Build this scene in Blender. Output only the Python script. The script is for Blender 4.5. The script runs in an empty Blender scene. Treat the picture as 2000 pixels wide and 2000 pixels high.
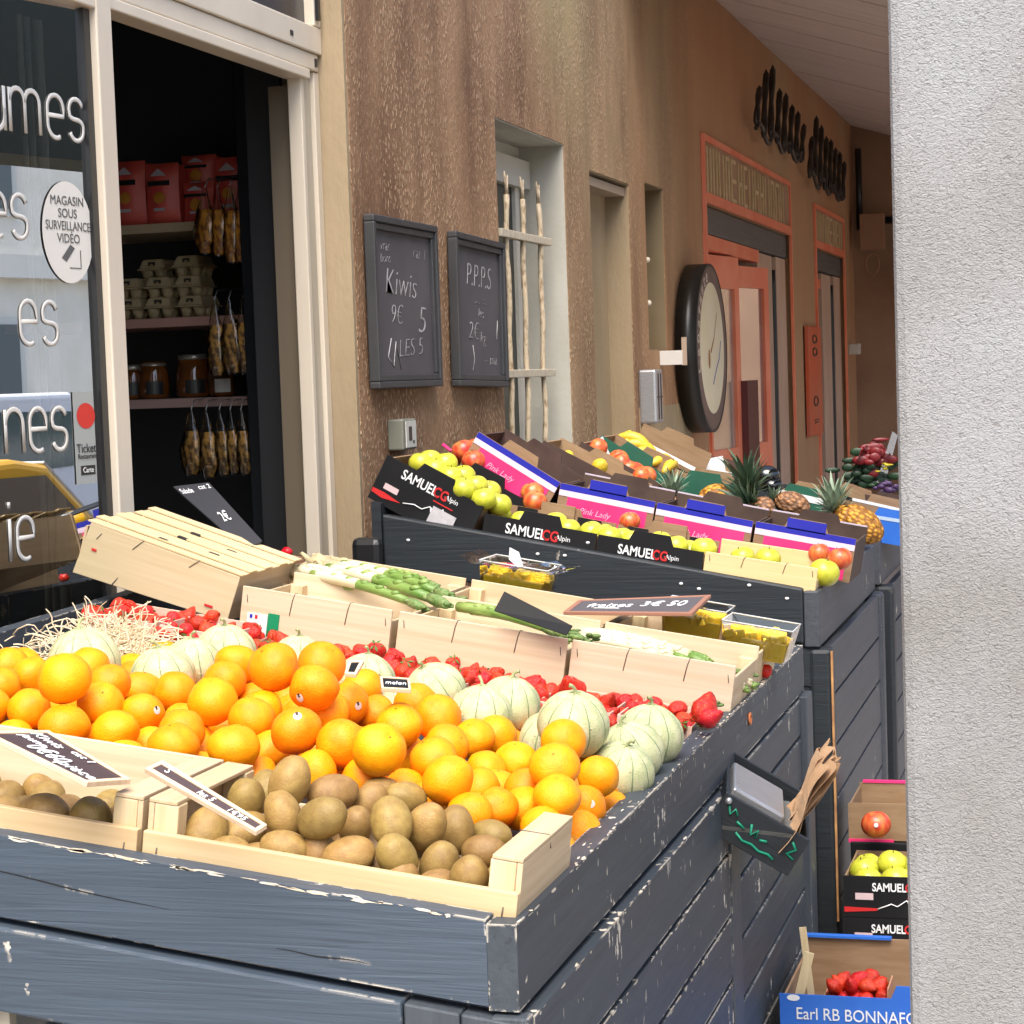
import bpy, bmesh, math, random
from mathutils import Vector, Matrix, noise
PI = math.pi
sc = bpy.context.scene
random.seed(7)
# ---------------------------------------------------------------- camera
FPX = 4000.0
EYE = Vector((0, 0, 1.6))
_dY = Vector((1145, 305, -FPX)).normalized()
_a = -0.035
_U = Vector((_a, 1.0, (1145 * _a + 305) / FPX)).normalized()
_X = _dY.cross(_U)
ROT = Matrix((_X, _dY, _U))
cam = bpy.data.cameras.new('camera'); camo = bpy.data.objects.new('camera', cam)
sc.collection.objects.link(camo); sc.camera = camo
cam.sensor_width = 36; cam.lens = 36 * FPX / 2000; cam.clip_end = 500; cam.clip_start = 0.05
camo.matrix_world = Matrix.Translation(EYE) @ ROT.to_4x4()
# ---------------------------------------------------------------- sky, sun, exposure
w = bpy.data.worlds.new('World'); sc.world = w; w.use_nodes = True
nt = w.node_tree; bg = nt.nodes['Background']
sky = nt.nodes.new('ShaderNodeTexSky'); sky.sky_type = 'NISHITA'; sky.sun_disc = False
SUN_EL, SUN_AZ = math.radians(58), math.radians(170)     # azimuth from +Y clockwise
sky.sun_elevation = SUN_EL; sky.sun_rotation = SUN_AZ; sky.dust_density = 3.0; sky.ozone_density = 0.6
nt.links.new(sky.outputs[0], bg.inputs[0]); bg.inputs[1].default_value = 0.15
sun = bpy.data.lights.new('sun', 'SUN'); sun.energy = 1.8; sun.angle = math.radians(45); sun.color = (1.0, 0.95, 0.87)
suno = bpy.data.objects.new('sun', sun); sc.collection.objects.link(suno)
_sd = Vector((math.sin(SUN_AZ) * math.cos(SUN_EL), math.cos(SUN_AZ) * math.cos(SUN_EL), math.sin(SUN_EL)))
suno.rotation_euler = _sd.to_track_quat('Z', 'Y').to_euler()
suno.location = (0, -5, 12)
sc.view_settings.view_transform = 'Standard'; sc.view_settings.look = 'None'
sc.view_settings.exposure = 1.46; sc.view_settings.gamma = 1.0
sc.render.engine = 'CYCLES'
sc.render.resolution_x = sc.render.resolution_y = 1024
sc.cycles.max_bounces = 7; sc.cycles.diffuse_bounces = 4; sc.cycles.glossy_bounces = 4
sc.cycles.transparent_max_bounces = 12; sc.cycles.caustics_reflective = False; sc.cycles.caustics_refractive = False

# ---------------------------------------------------------------- measuring helpers (photo px, 2000 wide -> world)
def ray(px, py): return ROT @ Vector(((px - 1000) / FPX, (1000 - py) / FPX, -1.0))
def hx(px, py, X): r = ray(px, py); return EYE + r * ((X - EYE.x) / r.x)
def hy(px, py, Y): r = ray(px, py); return EYE + r * ((Y - EYE.y) / r.y)
def hz(px, py, Z): r = ray(px, py); return EYE + r * ((Z - EYE.z) / r.z)
def dep(px, py, d): return EYE + ray(px, py) * d
def _hit(px, py, f):
    lo, hi = 1.5, 40
    for _ in range(50):
        m = (lo + hi) / 2
        if f(dep(px, py, m)) > 0: lo = m
        else: hi = m
    return lo
XR = -0.721                       # street-side rim of every stand
def tl1(Y): return .129 + .018 * (Y - 2.456)
def S1(s, Y, n): return Vector((XR - s, Y, .905 + tl1(Y) * s + n))
def n1(p): return p.z - (.905 + tl1(p.y) * (XR - p.x))
def w1(px, py, n): return _hit(px, py, lambda p: n1(p) - n)
def S2(s, Y, n): return Vector((XR - s, Y, 1.005 + .183 * s + n))
def w2(px, py, n): return _hit(px, py, lambda p: p.z - (1.005 + .183 * (XR - p.x)) - n)

# ---------------------------------------------------------------- mesh builder
class MB:
    def __init__(s): s.v = []; s.f = []; s.m = []; s.sm = []
    def add(s, vs, fs, mi=0, M=None, smooth=False):
        o = len(s.v)
        for p in vs:
            p = Vector(p); s.v.append(M @ p if M is not None else p)
        for f in fs: s.f.append([i + o for i in f]); s.m.append(mi); s.sm.append(smooth)
        return s
    def box(s, a, b, mi=0, M=None):
        x0, y0, z0 = a; x1, y1, z1 = b
        vs = [(x, y, z) for x in (x0, x1) for y in (y0, y1) for z in (z0, z1)]
        return s.add(vs, [(0, 1, 3, 2), (4, 6, 7, 5), (0, 4, 5, 1), (2, 3, 7, 6), (0, 2, 6, 4), (1, 5, 7, 3)], mi, M)
    def hexa(s, c, mi=0, M=None):     # eight corners, bottom ring then top ring (counter-clockwise from above)
        return s.add(c, [(3, 2, 1, 0), (4, 5, 6, 7), (0, 1, 5, 4), (1, 2, 6, 5), (2, 3, 7, 6), (3, 0, 4, 7)], mi, M)
    def prism(s, poly, d, mi=0, M=None):   # polygon in xz, thickness along +y
        n = len(poly)
        vs = [(x, 0, z) for x, z in poly] + [(x, d, z) for x, z in poly]
        fs = [list(range(n)), list(range(2 * n - 1, n - 1, -1))] + [(i, i + n, (i + 1) % n + n, (i + 1) % n) for i in range(n)]
        return s.add(vs, fs, mi, M)
    def tube(s, pts, r, n=8, mi=0, M=None, cap=True, flat=1.0):
        pts = [Vector(p) for p in pts]; rs = list(r) if isinstance(r, (list, tuple)) else [r] * len(pts)
        kp = [i for i in range(len(pts)) if i == 0 or (pts[i] - pts[i - 1]).length > 1e-6]; pts = [pts[i] for i in kp]; rs = [rs[i] for i in kp]; k = len(pts)
        vs = []; up = None
        for i, p in enumerate(pts):
            t = (pts[min(i + 1, k - 1)] - pts[max(i - 1, 0)]).normalized()
            if up is None: up = Vector((0, 0, 1)) if abs(t.z) < .9 else Vector((1, 0, 0))
            a = t.cross(up).normalized(); b = a.cross(t).normalized(); up = b
            for j in range(n):
                q = 2 * PI * j / n; vs.append(p + a * math.cos(q) * rs[i] + b * math.sin(q) * rs[i] * flat)
        fs = [(i * n + j, i * n + (j + 1) % n, (i + 1) * n + (j + 1) % n, (i + 1) * n + j) for i in range(k - 1) for j in range(n)]
        if cap: fs += [list(range(n - 1, -1, -1)), list(range((k - 1) * n, k * n))]
        return s.add(vs, fs, mi, M, True)
    def lathe(s, prof, n=24, mi=0, M=None, cap=True):   # (radius, z)
        vs = [(r * math.cos(2 * PI * j / n), r * math.sin(2 * PI * j / n), z) for r, z in prof for j in range(n)]
        k = len(prof)
        fs = [(i * n + j, i * n + (j + 1) % n, (i + 1) * n + (j + 1) % n, (i + 1) * n + j) for i in range(k - 1) for j in range(n)]
        if cap: fs += [list(range(n - 1, -1, -1)), list(range((k - 1) * n, k * n))]
        return s.add(vs, fs, mi, M, True)
    def sphere(s, c, r, n=16, m=10, mi=0, M=None, f=None):
        c = Vector(c); r = Vector(r) if hasattr(r, '__len__') else Vector((r, r, r)); vs = []
        for i in range(m + 1):
            th = PI * i / m
            for j in range(n):
                ph = 2 * PI * j / n
                d = Vector((math.sin(th) * math.cos(ph), math.sin(th) * math.sin(ph), math.cos(th)))
                k = f(d, ph, th) if f else 1
                vs.append(c + Vector((d.x * r.x, d.y * r.y, d.z * r.z)) * k)
        fs = [(i * n + j, (i + 1) * n + j, (i + 1) * n + (j + 1) % n, i * n + (j + 1) % n) for i in range(m) for j in range(n)]
        return s.add(vs, fs, mi, M, True)
    def mesh(s, name, mats, weld=False):
        me = bpy.data.meshes.new(name); me.from_pydata([tuple(p) for p in s.v], [], s.f)
        for mt in (mats if isinstance(mats, (list, tuple)) else [mats]): me.materials.append(mt)
        for p, mi, q in zip(me.polygons, s.m, s.sm): p.material_index = mi; p.use_smooth = q
        if weld:
            bm = bmesh.new(); bm.from_mesh(me); bmesh.ops.remove_doubles(bm, verts=bm.verts, dist=1e-5); bm.to_mesh(me); bm.free()
        me.update(); return me

def link(name, data, parent=None, M=None):
    o = bpy.data.objects.new(name, data); sc.collection.objects.link(o)
    if parent is not None: o.parent = parent
    if M is not None: o.matrix_local = M
    return o
def tag(o, label=None, cat=None, group=None, kind=None):
    if label: o['label'] = label
    if cat: o['category'] = cat
    if group: o['group'] = group
    if kind: o['kind'] = kind
    return o
def part(name, mb, mats, parent, M=None, bev=0, seg=2, label=None):
    o = link(name, mb.mesh(name, mats), parent, M)
    if bev: bevel(o, bev, seg)
    if label: o['label'] = label
    return o
def bevel(o, wd, seg=2):
    m = o.modifiers.new('b', 'BEVEL'); m.width = wd; m.segments = seg; m.limit_method = 'ANGLE'; m.angle_limit = .6
    for p in o.data.polygons: p.use_smooth = False
def thing(name, label, cat, M=None, group=None):
    o = link(name, None, None, M); o.empty_display_size = .05
    return tag(o, label, cat, group)
def solo(name, mb, mats, label, cat, M=None, group=None, bev=0):
    o = part(name, mb, mats, None, M, bev); return tag(o, label, cat, group)
def struct(name, mb, mats): o = part(name, mb, mats, None); o['kind'] = 'structure'; return o
def dup(src, M=None, label=None, group=None):
    c = src.copy(); sc.collection.objects.link(c)
    if M is not None: c.matrix_world = M
    if label: c['label'] = label
    if group: c['group'] = group
    for ch in src.children:
        d = ch.copy(); sc.collection.objects.link(d); d.parent = c; d.matrix_parent_inverse = ch.matrix_parent_inverse.copy()
        for g in ch.children:
            e = g.copy(); sc.collection.objects.link(e); e.parent = d
    return c
def T(*p): return Matrix.Translation(Vector(p[0]) if len(p) == 1 else Vector(p))
def Rx(a): return Matrix.Rotation(a, 4, 'X')
def Ry(a): return Matrix.Rotation(a, 4, 'Y')
def Rz(a): return Matrix.Rotation(a, 4, 'Z')
def Sc(*s): return Matrix.Diagonal((s[0], s[1], s[2], 1))
def frame(o, x, y):     # matrix with given x axis and approximate y axis
    x = Vector(x).normalized(); z = x.cross(Vector(y)).normalized(); y = z.cross(x)
    M = Matrix((x, y, z)).transposed().to_4x4(); M.translation = Vector(o); return M

_txt = {}
def text_mb(s, size, ext=.0008, sx=1.0, shear=0, bold=0, space=1.0, align='CENTER'):
    key = (s, size, ext, sx, shear, bold, space, align)
    if key not in _txt:
        cu = bpy.data.curves.new('t', 'FONT'); cu.body = s; cu.size = size; cu.extrude = ext; cu.align_x = align; cu.align_y = 'CENTER'
        cu.shear = shear; cu.offset = bold; cu.space_character = space; cu.resolution_u = 4
        ob = bpy.data.objects.new('t', cu); sc.collection.objects.link(ob)
        dg = bpy.context.evaluated_depsgraph_get(); dg.update()
        me = bpy.data.meshes.new_from_object(ob.evaluated_get(dg))
        r = ([Vector((v.co.x * sx, v.co.y, v.co.z)) for v in me.vertices], [list(p.vertices) for p in me.polygons])
        bpy.data.objects.remove(ob); bpy.data.meshes.remove(me); bpy.data.curves.remove(cu); _txt[key] = r
    return _txt[key]
def add_text(mb, s, size, M, mi=0, **k):
    v, f = text_mb(s, size, **k); mb.add(v, f, mi, M)
FRONT = Rx(PI / 2)                 # text facing -Y
SIDE = Rz(PI / 2) @ Rx(PI / 2)     # text facing +X, reading towards +Y

# ---------------------------------------------------------------- materials
def mat(name, col, rough=.6, col2=None, nscale=8, stretch=(1, 1, 1), mixr=(.35, .65), bump=0, bscale=40, bstretch=None, bdist=.01,
        metal=0, sss=0, spec=.5, coat=0, detail=6, coord='Object', rnd=0, hue=.006):
    m = bpy.data.materials.new(name); m.use_nodes = True; n = m.node_tree.nodes; L = m.node_tree.links; b = n['Principled BSDF']
    b.inputs['Roughness'].default_value = rough; b.inputs['Metallic'].default_value = metal
    b.inputs['Specular IOR Level'].default_value = spec; b.inputs['Coat Weight'].default_value = coat
    b.inputs['Base Color'].default_value = (*col, 1)
    if sss: b.inputs['Subsurface Weight'].default_value = sss; b.inputs['Subsurface Radius'].default_value = (.01, .005, .002); b.inputs['Subsurface Scale'].default_value = .5
    tc = n.new('ShaderNodeTexCoord'); src = tc.outputs[coord]
    if rnd:
        oi = n.new('ShaderNodeObjectInfo'); va = n.new('ShaderNodeVectorMath'); va.operation = 'MULTIPLY_ADD'
        va.inputs[1].default_value = (1, 1, 1); cb = n.new('ShaderNodeCombineXYZ')
        mu = n.new('ShaderNodeMath'); mu.operation = 'MULTIPLY'; mu.inputs[1].default_value = 37
        L.new(oi.outputs['Random'], mu.inputs[0])
        for i in range(3): L.new(mu.outputs[0], cb.inputs[i])
        L.new(src, va.inputs[0]); L.new(cb.outputs[0], va.inputs[2]); src = va.outputs[0]
    cout = None
    if col2:
        mp = n.new('ShaderNodeMapping'); mp.inputs['Scale'].default_value = stretch; L.new(src, mp.inputs[0])
        nz = n.new('ShaderNodeTexNoise'); nz.inputs['Scale'].default_value = nscale; nz.inputs['Detail'].default_value = detail; L.new(mp.outputs[0], nz.inputs['Vector'])
        cr = n.new('ShaderNodeValToRGB'); e = cr.color_ramp.elements
        e[0].position, e[1].position = mixr; e[0].color = (*col, 1); e[1].color = (*col2, 1)
        L.new(nz.outputs['Fac'], cr.inputs[0]); L.new(cr.outputs[0], b.inputs['Base Color']); cout = cr.outputs[0]
    if rnd:
        hs = n.new('ShaderNodeHueSaturation'); mr = n.new('ShaderNodeMapRange'); mr.inputs[3].default_value = 1 - rnd; mr.inputs[4].default_value = 1 + rnd
        L.new(oi.outputs['Random'], mr.inputs[0]); L.new(mr.outputs[0], hs.inputs['Value'])
        mh = node(n, 'ShaderNodeMath', operation='MULTIPLY_ADD'); mh.inputs[1].default_value = hue * 2; mh.inputs[2].default_value = .5 - hue
        fr3 = node(n, 'ShaderNodeMath', operation='FRACT'); L.new(mu.outputs[0], fr3.inputs[0]); L.new(fr3.outputs[0], mh.inputs[0]); L.new(mh.outputs[0], hs.inputs['Hue'])
        if cout: L.new(cout, hs.inputs['Color'])
        else: hs.inputs['Color'].default_value = (*col, 1)
        L.new(hs.outputs[0], b.inputs['Base Color']); cout = hs.outputs[0]
    if bump:
        mp = n.new('ShaderNodeMapping'); mp.inputs['Scale'].default_value = bstretch or stretch; L.new(src, mp.inputs[0])
        nz = n.new('ShaderNodeTexNoise'); nz.inputs['Scale'].default_value = bscale; nz.inputs['Detail'].default_value = 5; L.new(mp.outputs[0], nz.inputs['Vector'])
        bp = n.new('ShaderNodeBump'); bp.inputs['Strength'].default_value = bump; bp.inputs['Distance'].default_value = bdist
        L.new(nz.outputs['Fac'], bp.inputs['Height']); L.new(bp.outputs[0], b.inputs['Normal'])
    m['_c'] = 0
    return m
def nd(m): return m.node_tree.nodes, m.node_tree.links, m.node_tree.nodes['Principled BSDF']
def node(n, t, **k):
    x = n.new(t)
    for a, v in k.items(): setattr(x, a, v)
    return x

def paint(name, col, axis, wear=.5, grain=1.0):
    """weathered painted board: grain along axis, paint chipped off the arrises down to pale primer"""
    st = {'x': (1.2, 30, 30), 'y': (30, 1.2, 30), 'z': (30, 30, 1.2)}[axis]
    m = mat(name, tuple(c * .88 for c in col), .55, tuple(min(1, c * 1.16) for c in col), 2.2, st, (.3, .7), 0)
    n, L, b = nd(m); tc = n.new('ShaderNodeTexCoord')
    # grain bump: warped stretched noise
    mp = n.new('ShaderNodeMapping'); mp.inputs['Scale'].default_value = tuple(v * 1.2 for v in st); L.new(tc.outputs['Object'], mp.inputs[0])
    wv = n.new('ShaderNodeTexNoise'); wv.inputs['Scale'].default_value = 3.2; wv.inputs['Detail'].default_value = 4; wv.inputs['Distortion'].default_value = .6; L.new(mp.outputs[0], wv.inputs['Vector'])
    bp = n.new('ShaderNodeBump'); bp.inputs['Strength'].default_value = .6 * grain; bp.inputs['Distance'].default_value = .004; L.new(wv.outputs['Fac'], bp.inputs['Height'])
    L.new(bp.outputs[0], b.inputs['Normal'])
    gl_ = n.new('ShaderNodeMapRange'); gl_.inputs[1].default_value = .40; gl_.inputs[2].default_value = .30; gl_.inputs[4].default_value = .35; L.new(wv.outputs['Fac'], gl_.inputs[0]); old = b.inputs['Base Color'].links[0].from_socket
    gm = node(n, 'ShaderNodeMix', data_type='RGBA'); L.new(gl_.outputs[0], gm.inputs['Factor']); L.new(old, gm.inputs['A']); gm.inputs['B'].default_value = (col[0] * .3, col[1] * .3, col[2] * .3, 1); L.new(gm.outputs['Result'], b.inputs['Base Color'])
    # chipped edges
    bv = n.new('ShaderNodeBevel'); bv.samples = 5; bv.inputs['Radius'].default_value = .006
    ge = n.new('ShaderNodeNewGeometry'); dt = node(n, 'ShaderNodeVectorMath', operation='DOT_PRODUCT'); L.new(bv.outputs[0], dt.inputs[0]); L.new(ge.outputs['Normal'], dt.inputs[1])
    e1 = n.new('ShaderNodeMapRange'); e1.inputs[1].default_value = .995; e1.inputs[2].default_value = .85; L.new(dt.outputs['Value'], e1.inputs[0])
    nz = n.new('ShaderNodeTexNoise'); nz.inputs['Scale'].default_value = 9; nz.inputs['Detail'].default_value = 8; nz.inputs['Roughness'].default_value = .7; L.new(tc.outputs['Object'], nz.inputs['Vector'])
    e2 = n.new('ShaderNodeMapRange'); e2.inputs[1].default_value = .61 - .21 * wear; e2.inputs[2].default_value = .63 - .21 * wear; L.new(nz.outputs['Fac'], e2.inputs[0])
    mu = node(n, 'ShaderNodeMath', operation='MULTIPLY', use_clamp=True); L.new(e1.outputs[0], mu.inputs[0]); L.new(e2.outputs[0], mu.inputs[1])
    nb = n.new('ShaderNodeTexNoise'); nb.inputs['Scale'].default_value = 2.3; nb.inputs['Detail'].default_value = 6; nb.inputs['Roughness'].default_value = .75; L.new(tc.outputs['Object'], nb.inputs['Vector'])
    eb = n.new('ShaderNodeMapRange'); eb.inputs[1].default_value = .56 - .16 * wear; eb.inputs[2].default_value = .58 - .16 * wear; L.new(nb.outputs['Fac'], eb.inputs[0])
    mub = node(n, 'ShaderNodeMath', operation='MULTIPLY', use_clamp=True); L.new(mu.outputs[0], mub.inputs[0]); L.new(eb.outputs[0], mub.inputs[1]); mu = mub
    # scattered chips, elongated vertically like scrapes
    m2 = n.new('ShaderNodeMapping'); m2.inputs['Scale'].default_value = (60, 60, 22); L.new(tc.outputs['Object'], m2.inputs[0])
    dn = n.new('ShaderNodeTexNoise'); dn.inputs['Scale'].default_value = 130; dn.inputs['Detail'].default_value = 4; L.new(tc.outputs['Object'], dn.inputs['Vector']); vd = node(n, 'ShaderNodeVectorMath', operation='MULTIPLY_ADD'); vd.inputs[1].default_value = (.9, .9, .9); L.new(dn.outputs['Color'], vd.inputs[0]); L.new(m2.outputs[0], vd.inputs[2])
    vo = n.new('ShaderNodeTexVoronoi'); vo.inputs['Scale'].default_value = 1; L.new(vd.outputs[0], vo.inputs['Vector'])
    c1 = n.new('ShaderNodeMapRange'); c1.inputs[1].default_value = .40; c1.inputs[2].default_value = .33; L.new(vo.outputs['Distance'], c1.inputs[0])
    n3 = n.new('ShaderNodeTexNoise'); n3.inputs['Scale'].default_value = 4.5; n3.inputs['Detail'].default_value = 5; L.new(tc.outputs['Object'], n3.inputs['Vector'])
    c2 = n.new('ShaderNodeMapRange'); c2.inputs[1].default_value = .66 - .13 * wear; c2.inputs[2].default_value = .69 - .13 * wear; L.new(n3.outputs['Fac'], c2.inputs[0])
    sp = n.new('ShaderNodeSeparateColor'); L.new(vo.outputs['Color'], sp.inputs[0])
    c3 = node(n, 'ShaderNodeMath', operation='GREATER_THAN'); c3.inputs[1].default_value = .45; L.new(sp.outputs[0], c3.inputs[0])
    q = node(n, 'ShaderNodeMath', operation='MULTIPLY', use_clamp=True); L.new(c1.outputs[0], q.inputs[0]); L.new(c2.outputs[0], q.inputs[1])
    q2 = node(n, 'ShaderNodeMath', operation='MULTIPLY', use_clamp=True); L.new(q.outputs[0], q2.inputs[0]); L.new(c3.outputs[0], q2.inputs[1])
    mx = node(n, 'ShaderNodeMath', operation='MAXIMUM', use_clamp=True); L.new(mu.outputs[0], mx.inputs[0]); L.new(q2.outputs[0], mx.inputs[1])
    old = b.inputs['Base Color'].links[0].from_socket
    mc = node(n, 'ShaderNodeMix', data_type='RGBA'); L.new(mx.outputs[0], mc.inputs['Factor']); L.new(old, mc.inputs['A']); mc.inputs['B'].default_value = (.62, .56, .46, 1)
    L.new(mc.outputs['Result'], b.inputs['Base Color'])
    r = n.new('ShaderNodeMapRange'); r.inputs[3].default_value = .55; r.inputs[4].default_value = .85; L.new(mx.outputs[0], r.inputs[0]); L.new(r.outputs[0], b.inputs['Roughness'])
    return m
SLATE = (.048, .066, .090)
SLATE_SHADED = (.046, .055, .066)  # same paint as on the front; the side faces' shade put into the colour
P_X = paint('slate paint x', SLATE, 'x', .42, .85); P_Y = paint('slate paint y', SLATE_SHADED, 'y', .66, .35); P_Z = paint('slate paint z', SLATE_SHADED, 'z', .4, .5)
P_Y.node_tree.nodes['Principled BSDF'].inputs['Specular IOR Level'].default_value = .32
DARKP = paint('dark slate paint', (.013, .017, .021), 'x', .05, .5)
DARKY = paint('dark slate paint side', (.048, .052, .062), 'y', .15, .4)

def wood(name, c1, c2, axis='x', rough=.6, fine=1.0):
    st = {'x': (.8, 26, 26), 'y': (26, .8, 26), 'z': (26, 26, .8)}[axis]
    m = mat(name, c1, rough, c2, 2.6 * fine, st, (.3, .72), .18, 3, None, .003, rnd=.05)
    return m
PLY = wood('pale plywood', (.50, .37, .22), (.62, .49, .32), 'x')
PLYY = wood('pale plywood y', (.48, .35, .20), (.60, .46, .29), 'y')
PLYZ = wood('pale plywood z', (.54, .40, .22), (.68, .54, .33), 'z')
PINE = wood('pine board', (.50, .35, .175), (.64, .49, .28), 'x')
PINKPLY = wood('pinkish plywood', (.54, .42, .27), (.66, .54, .38), 'x')
CARD = mat('brown cardboard', (.23, .14, .07), .8, (.28, .18, .10), 12, (1, 1, 6), bump=.05, rnd=.08)
CARDD = mat('dark brown cardboard', (.045, .024, .017), .8, (.075, .043, .030), 12, rnd=.08)
BLACKC = mat('black printed card', (.008, .008, .009), .6, (.013, .013, .014), 5, spec=.2)
WHITE = mat('white print', (.75, .75, .74), .5)
REDP = mat('red print', (.55, .02, .02), .5)
PINKP = mat('magenta print', (.75, .02, .14), .45, (.8, .04, .2), 4)
BLUEP = mat('royal blue print', (.01, .015, .30), .4, (.015, .02, .36), 6)
BLUEL = mat('bright blue print', (.02, .12, .50), .4, (.03, .15, .56), 6)
GREENP = mat('dark green print', (.01, .08, .045), .5, (.015, .1, .06), 6)
STAPLE = mat('staple wire', (.12, .1, .08), .5, metal=.6)
BLACK = mat('black plastic', (.012, .012, .013), .35)
CHALK = mat('chalk', (.62, .6, .6), .9)
CREAM = mat('cream aluminium', (.62, .54, .43), .4, (.7, .62, .5), 3, (1, 1, .3), bump=.03)
DIRTC = mat('weathered aluminium', (.40, .36, .28), .5, (.52, .46, .36), 3, (8, 8, .5))
STEEL = mat('brushed steel', (.42, .42, .43), .35, (.52, .52, .53), 20, (1, 12, 12), metal=.7)
def chips(): pass
# ================================================================ SETTING
g = mat('paving', (.32, .3, .27), .85, (.42, .4, .36), 3, bump=.3, bscale=60)
mb = MB(); mb.add([(-60, -60, -.32), (60, -60, -.32), (60, 80, -.32), (-60, 80, -.32)], [(0, 1, 2, 3)]); struct('ground', mb, g)
mb = MB(); mb.box((-2.6, -6, -.33), (.9, 20, .0)); struct('pavement', mb, mat('pavement tiles', (.36, .33, .29), .8, (.46, .42, .37), 2.5, bump=.2, bscale=50))
mb = MB(); mb.add([(1.2, -40, -.31), (9, -40, -.31), (9, 80, -.31), (1.2, 80, -.31)], [(0, 1, 2, 3)]); struct('road', mb, mat('asphalt', (.10, .10, .10), .9, (.15, .15, .15), 30, bump=.4, bscale=120))

# ---- roughcast of the arcade wall
def stucco():
    m = mat('brown roughcast', (.2, .12, .075), .9); n, L, b = nd(m); tc = n.new('ShaderNodeTexCoord'); O = tc.outputs['Object']
    def nz(scale, st, det=5, r=.55):
        mp = n.new('ShaderNodeMapping'); mp.inputs['Scale'].default_value = st; L.new(O, mp.inputs[0])
        x = n.new('ShaderNodeTexNoise'); x.inputs['Scale'].default_value = scale; x.inputs['Detail'].default_value = det; x.inputs['Roughness'].default_value = r
        L.new(mp.outputs[0], x.inputs['Vector']); return x.outputs['Fac']
    def mr(s, a, c, lo=0, hi=1):
        x = n.new('ShaderNodeMapRange'); x.inputs[1].default_value = a; x.inputs[2].default_value = c; x.inputs[3].default_value = lo; x.inputs[4].default_value = hi
        L.new(s, x.inputs[0]); return x.outputs[0]
    def mix(f, a, c):
        x = node(n, 'ShaderNodeMix', data_type='RGBA'); L.new(f, x.inputs['Factor'])
        for k, v in (('A', a), ('B', c)):
            if isinstance(v, tuple): x.inputs[k].default_value = (*v, 1)
            else: L.new(v, x.inputs[k])
        return x.outputs['Result']
    def math_(op, a, c):
        x = node(n, 'ShaderNodeMath', operation=op, use_clamp=True)
        for i, v in enumerate((a, c)):
            if isinstance(v, (int, float)): x.inputs[i].default_value = v
            else: L.new(v, x.inputs[i])
        return x.outputs[0]
    streak = mr(nz(1.8, (1, 1.2, .38), 7, .65), .36, .64)           # vertical weather streaks
    base = mix(streak, (.18, .09, .042), (.40, .235, .125))
    # smoother redder render further along, plain plaster by the door
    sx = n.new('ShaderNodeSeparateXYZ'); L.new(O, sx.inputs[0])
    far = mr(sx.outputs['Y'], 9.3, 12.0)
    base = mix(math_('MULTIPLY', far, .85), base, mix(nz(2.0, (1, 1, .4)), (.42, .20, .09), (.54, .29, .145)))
    grey = mr(nz(.55, (1, 1.2, .25), 3), .5, .72)
    base = mix(math_('MULTIPLY', grey, .55), base, (.42, .34, .19))
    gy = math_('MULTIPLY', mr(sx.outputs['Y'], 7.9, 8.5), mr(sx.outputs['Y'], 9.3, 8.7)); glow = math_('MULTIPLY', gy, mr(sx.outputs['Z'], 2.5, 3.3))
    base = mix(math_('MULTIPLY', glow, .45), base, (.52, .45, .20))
    stain = math_('MULTIPLY', math_('MULTIPLY', mr(nz(1.7, (1, 1.1, .3), 5, .6), .54, .68), .55), math_('SUBTRACT', 1.0, far))
    base = mix(stain, base, (.11, .055, .028))
    # raised flakes: elongated voronoi cells, pale tops
    mp = n.new('ShaderNodeMapping'); mp.inputs['Scale'].default_value = (120, 95, 38); mp.inputs['Rotation'].default_value = (.12, 0, 0); L.new(O, mp.inputs[0])
    ds = n.new('ShaderNodeTexNoise'); ds.inputs['Scale'].default_value = 26; L.new(O, ds.inputs['Vector'])
    va = node(n, 'ShaderNodeVectorMath', operation='MULTIPLY_ADD'); va.inputs[1].default_value = (1.6, 1.6, 1.6); L.new(ds.outputs['Color'], va.inputs[0]); L.new(mp.outputs[0], va.inputs[2])
    vo = n.new('ShaderNodeTexVoronoi'); vo.inputs['Scale'].default_value = 1.0; L.new(va.outputs[0], vo.inputs['Vector'])
    sp = n.new('ShaderNodeSeparateColor'); L.new(vo.outputs['Color'], sp.inputs[0])
    fl = math_('MULTIPLY', mr(vo.outputs['Distance'], .5, .22), mr(sp.outputs[0], .3, .6))
    dens = mr(nz(2.6, (1, 1.8, .45), 6, .65), .42, .6)
    fl = math_('MULTIPLY', fl, math_('SUBTRACT', math_('ADD', dens, .25), math_('MULTIPLY', far, .75)))
    low = mr(sx.outputs['Z'], 2.6, 1.5, .75, 1.0)
    fl = math_('MULTIPLY', fl, low)
    col = mix(math_('MULTIPLY', fl, .9), base, (.68, .46, .28))
    L.new(col, b.inputs['Base Color'])
    h = math_('ADD', math_('MULTIPLY', fl, .7), math_('MULTIPLY', nz(70, (1, 1, .6), 6, .7), .5))
    bp = n.new('ShaderNodeBump'); bp.inputs['Strength'].default_value = .75; bp.inputs['Distance'].default_value = .012; L.new(h, bp.inputs['Height']); L.new(bp.outputs[0], b.inputs['Normal'])
    return m
STUC = stucco()
PLASTER = mat('plain beige plaster', (.27, .20, .115), .85, (.38, .29, .18), 2.5, (1, 1, .35), (.3, .7), bump=.35, bscale=60)
REVEAL = mat('pale grey window reveal', (.46, .44, .37), .85, (.54, .52, .45), 3, bump=.15)
ORANGE = mat('salmon orange paint', (.80, .19, .09), .5, (.86, .27, .15), 3)
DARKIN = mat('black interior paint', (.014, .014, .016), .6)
GREYM = mat('grey metal', (.11, .11, .10), .5)
WX = -2.2
bld = thing('building', 'long brown roughcast arcade building with shopfronts and niches down the left side', 'building', T(WX, 6, 0))
bld.location = (0, 0, 0)
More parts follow.
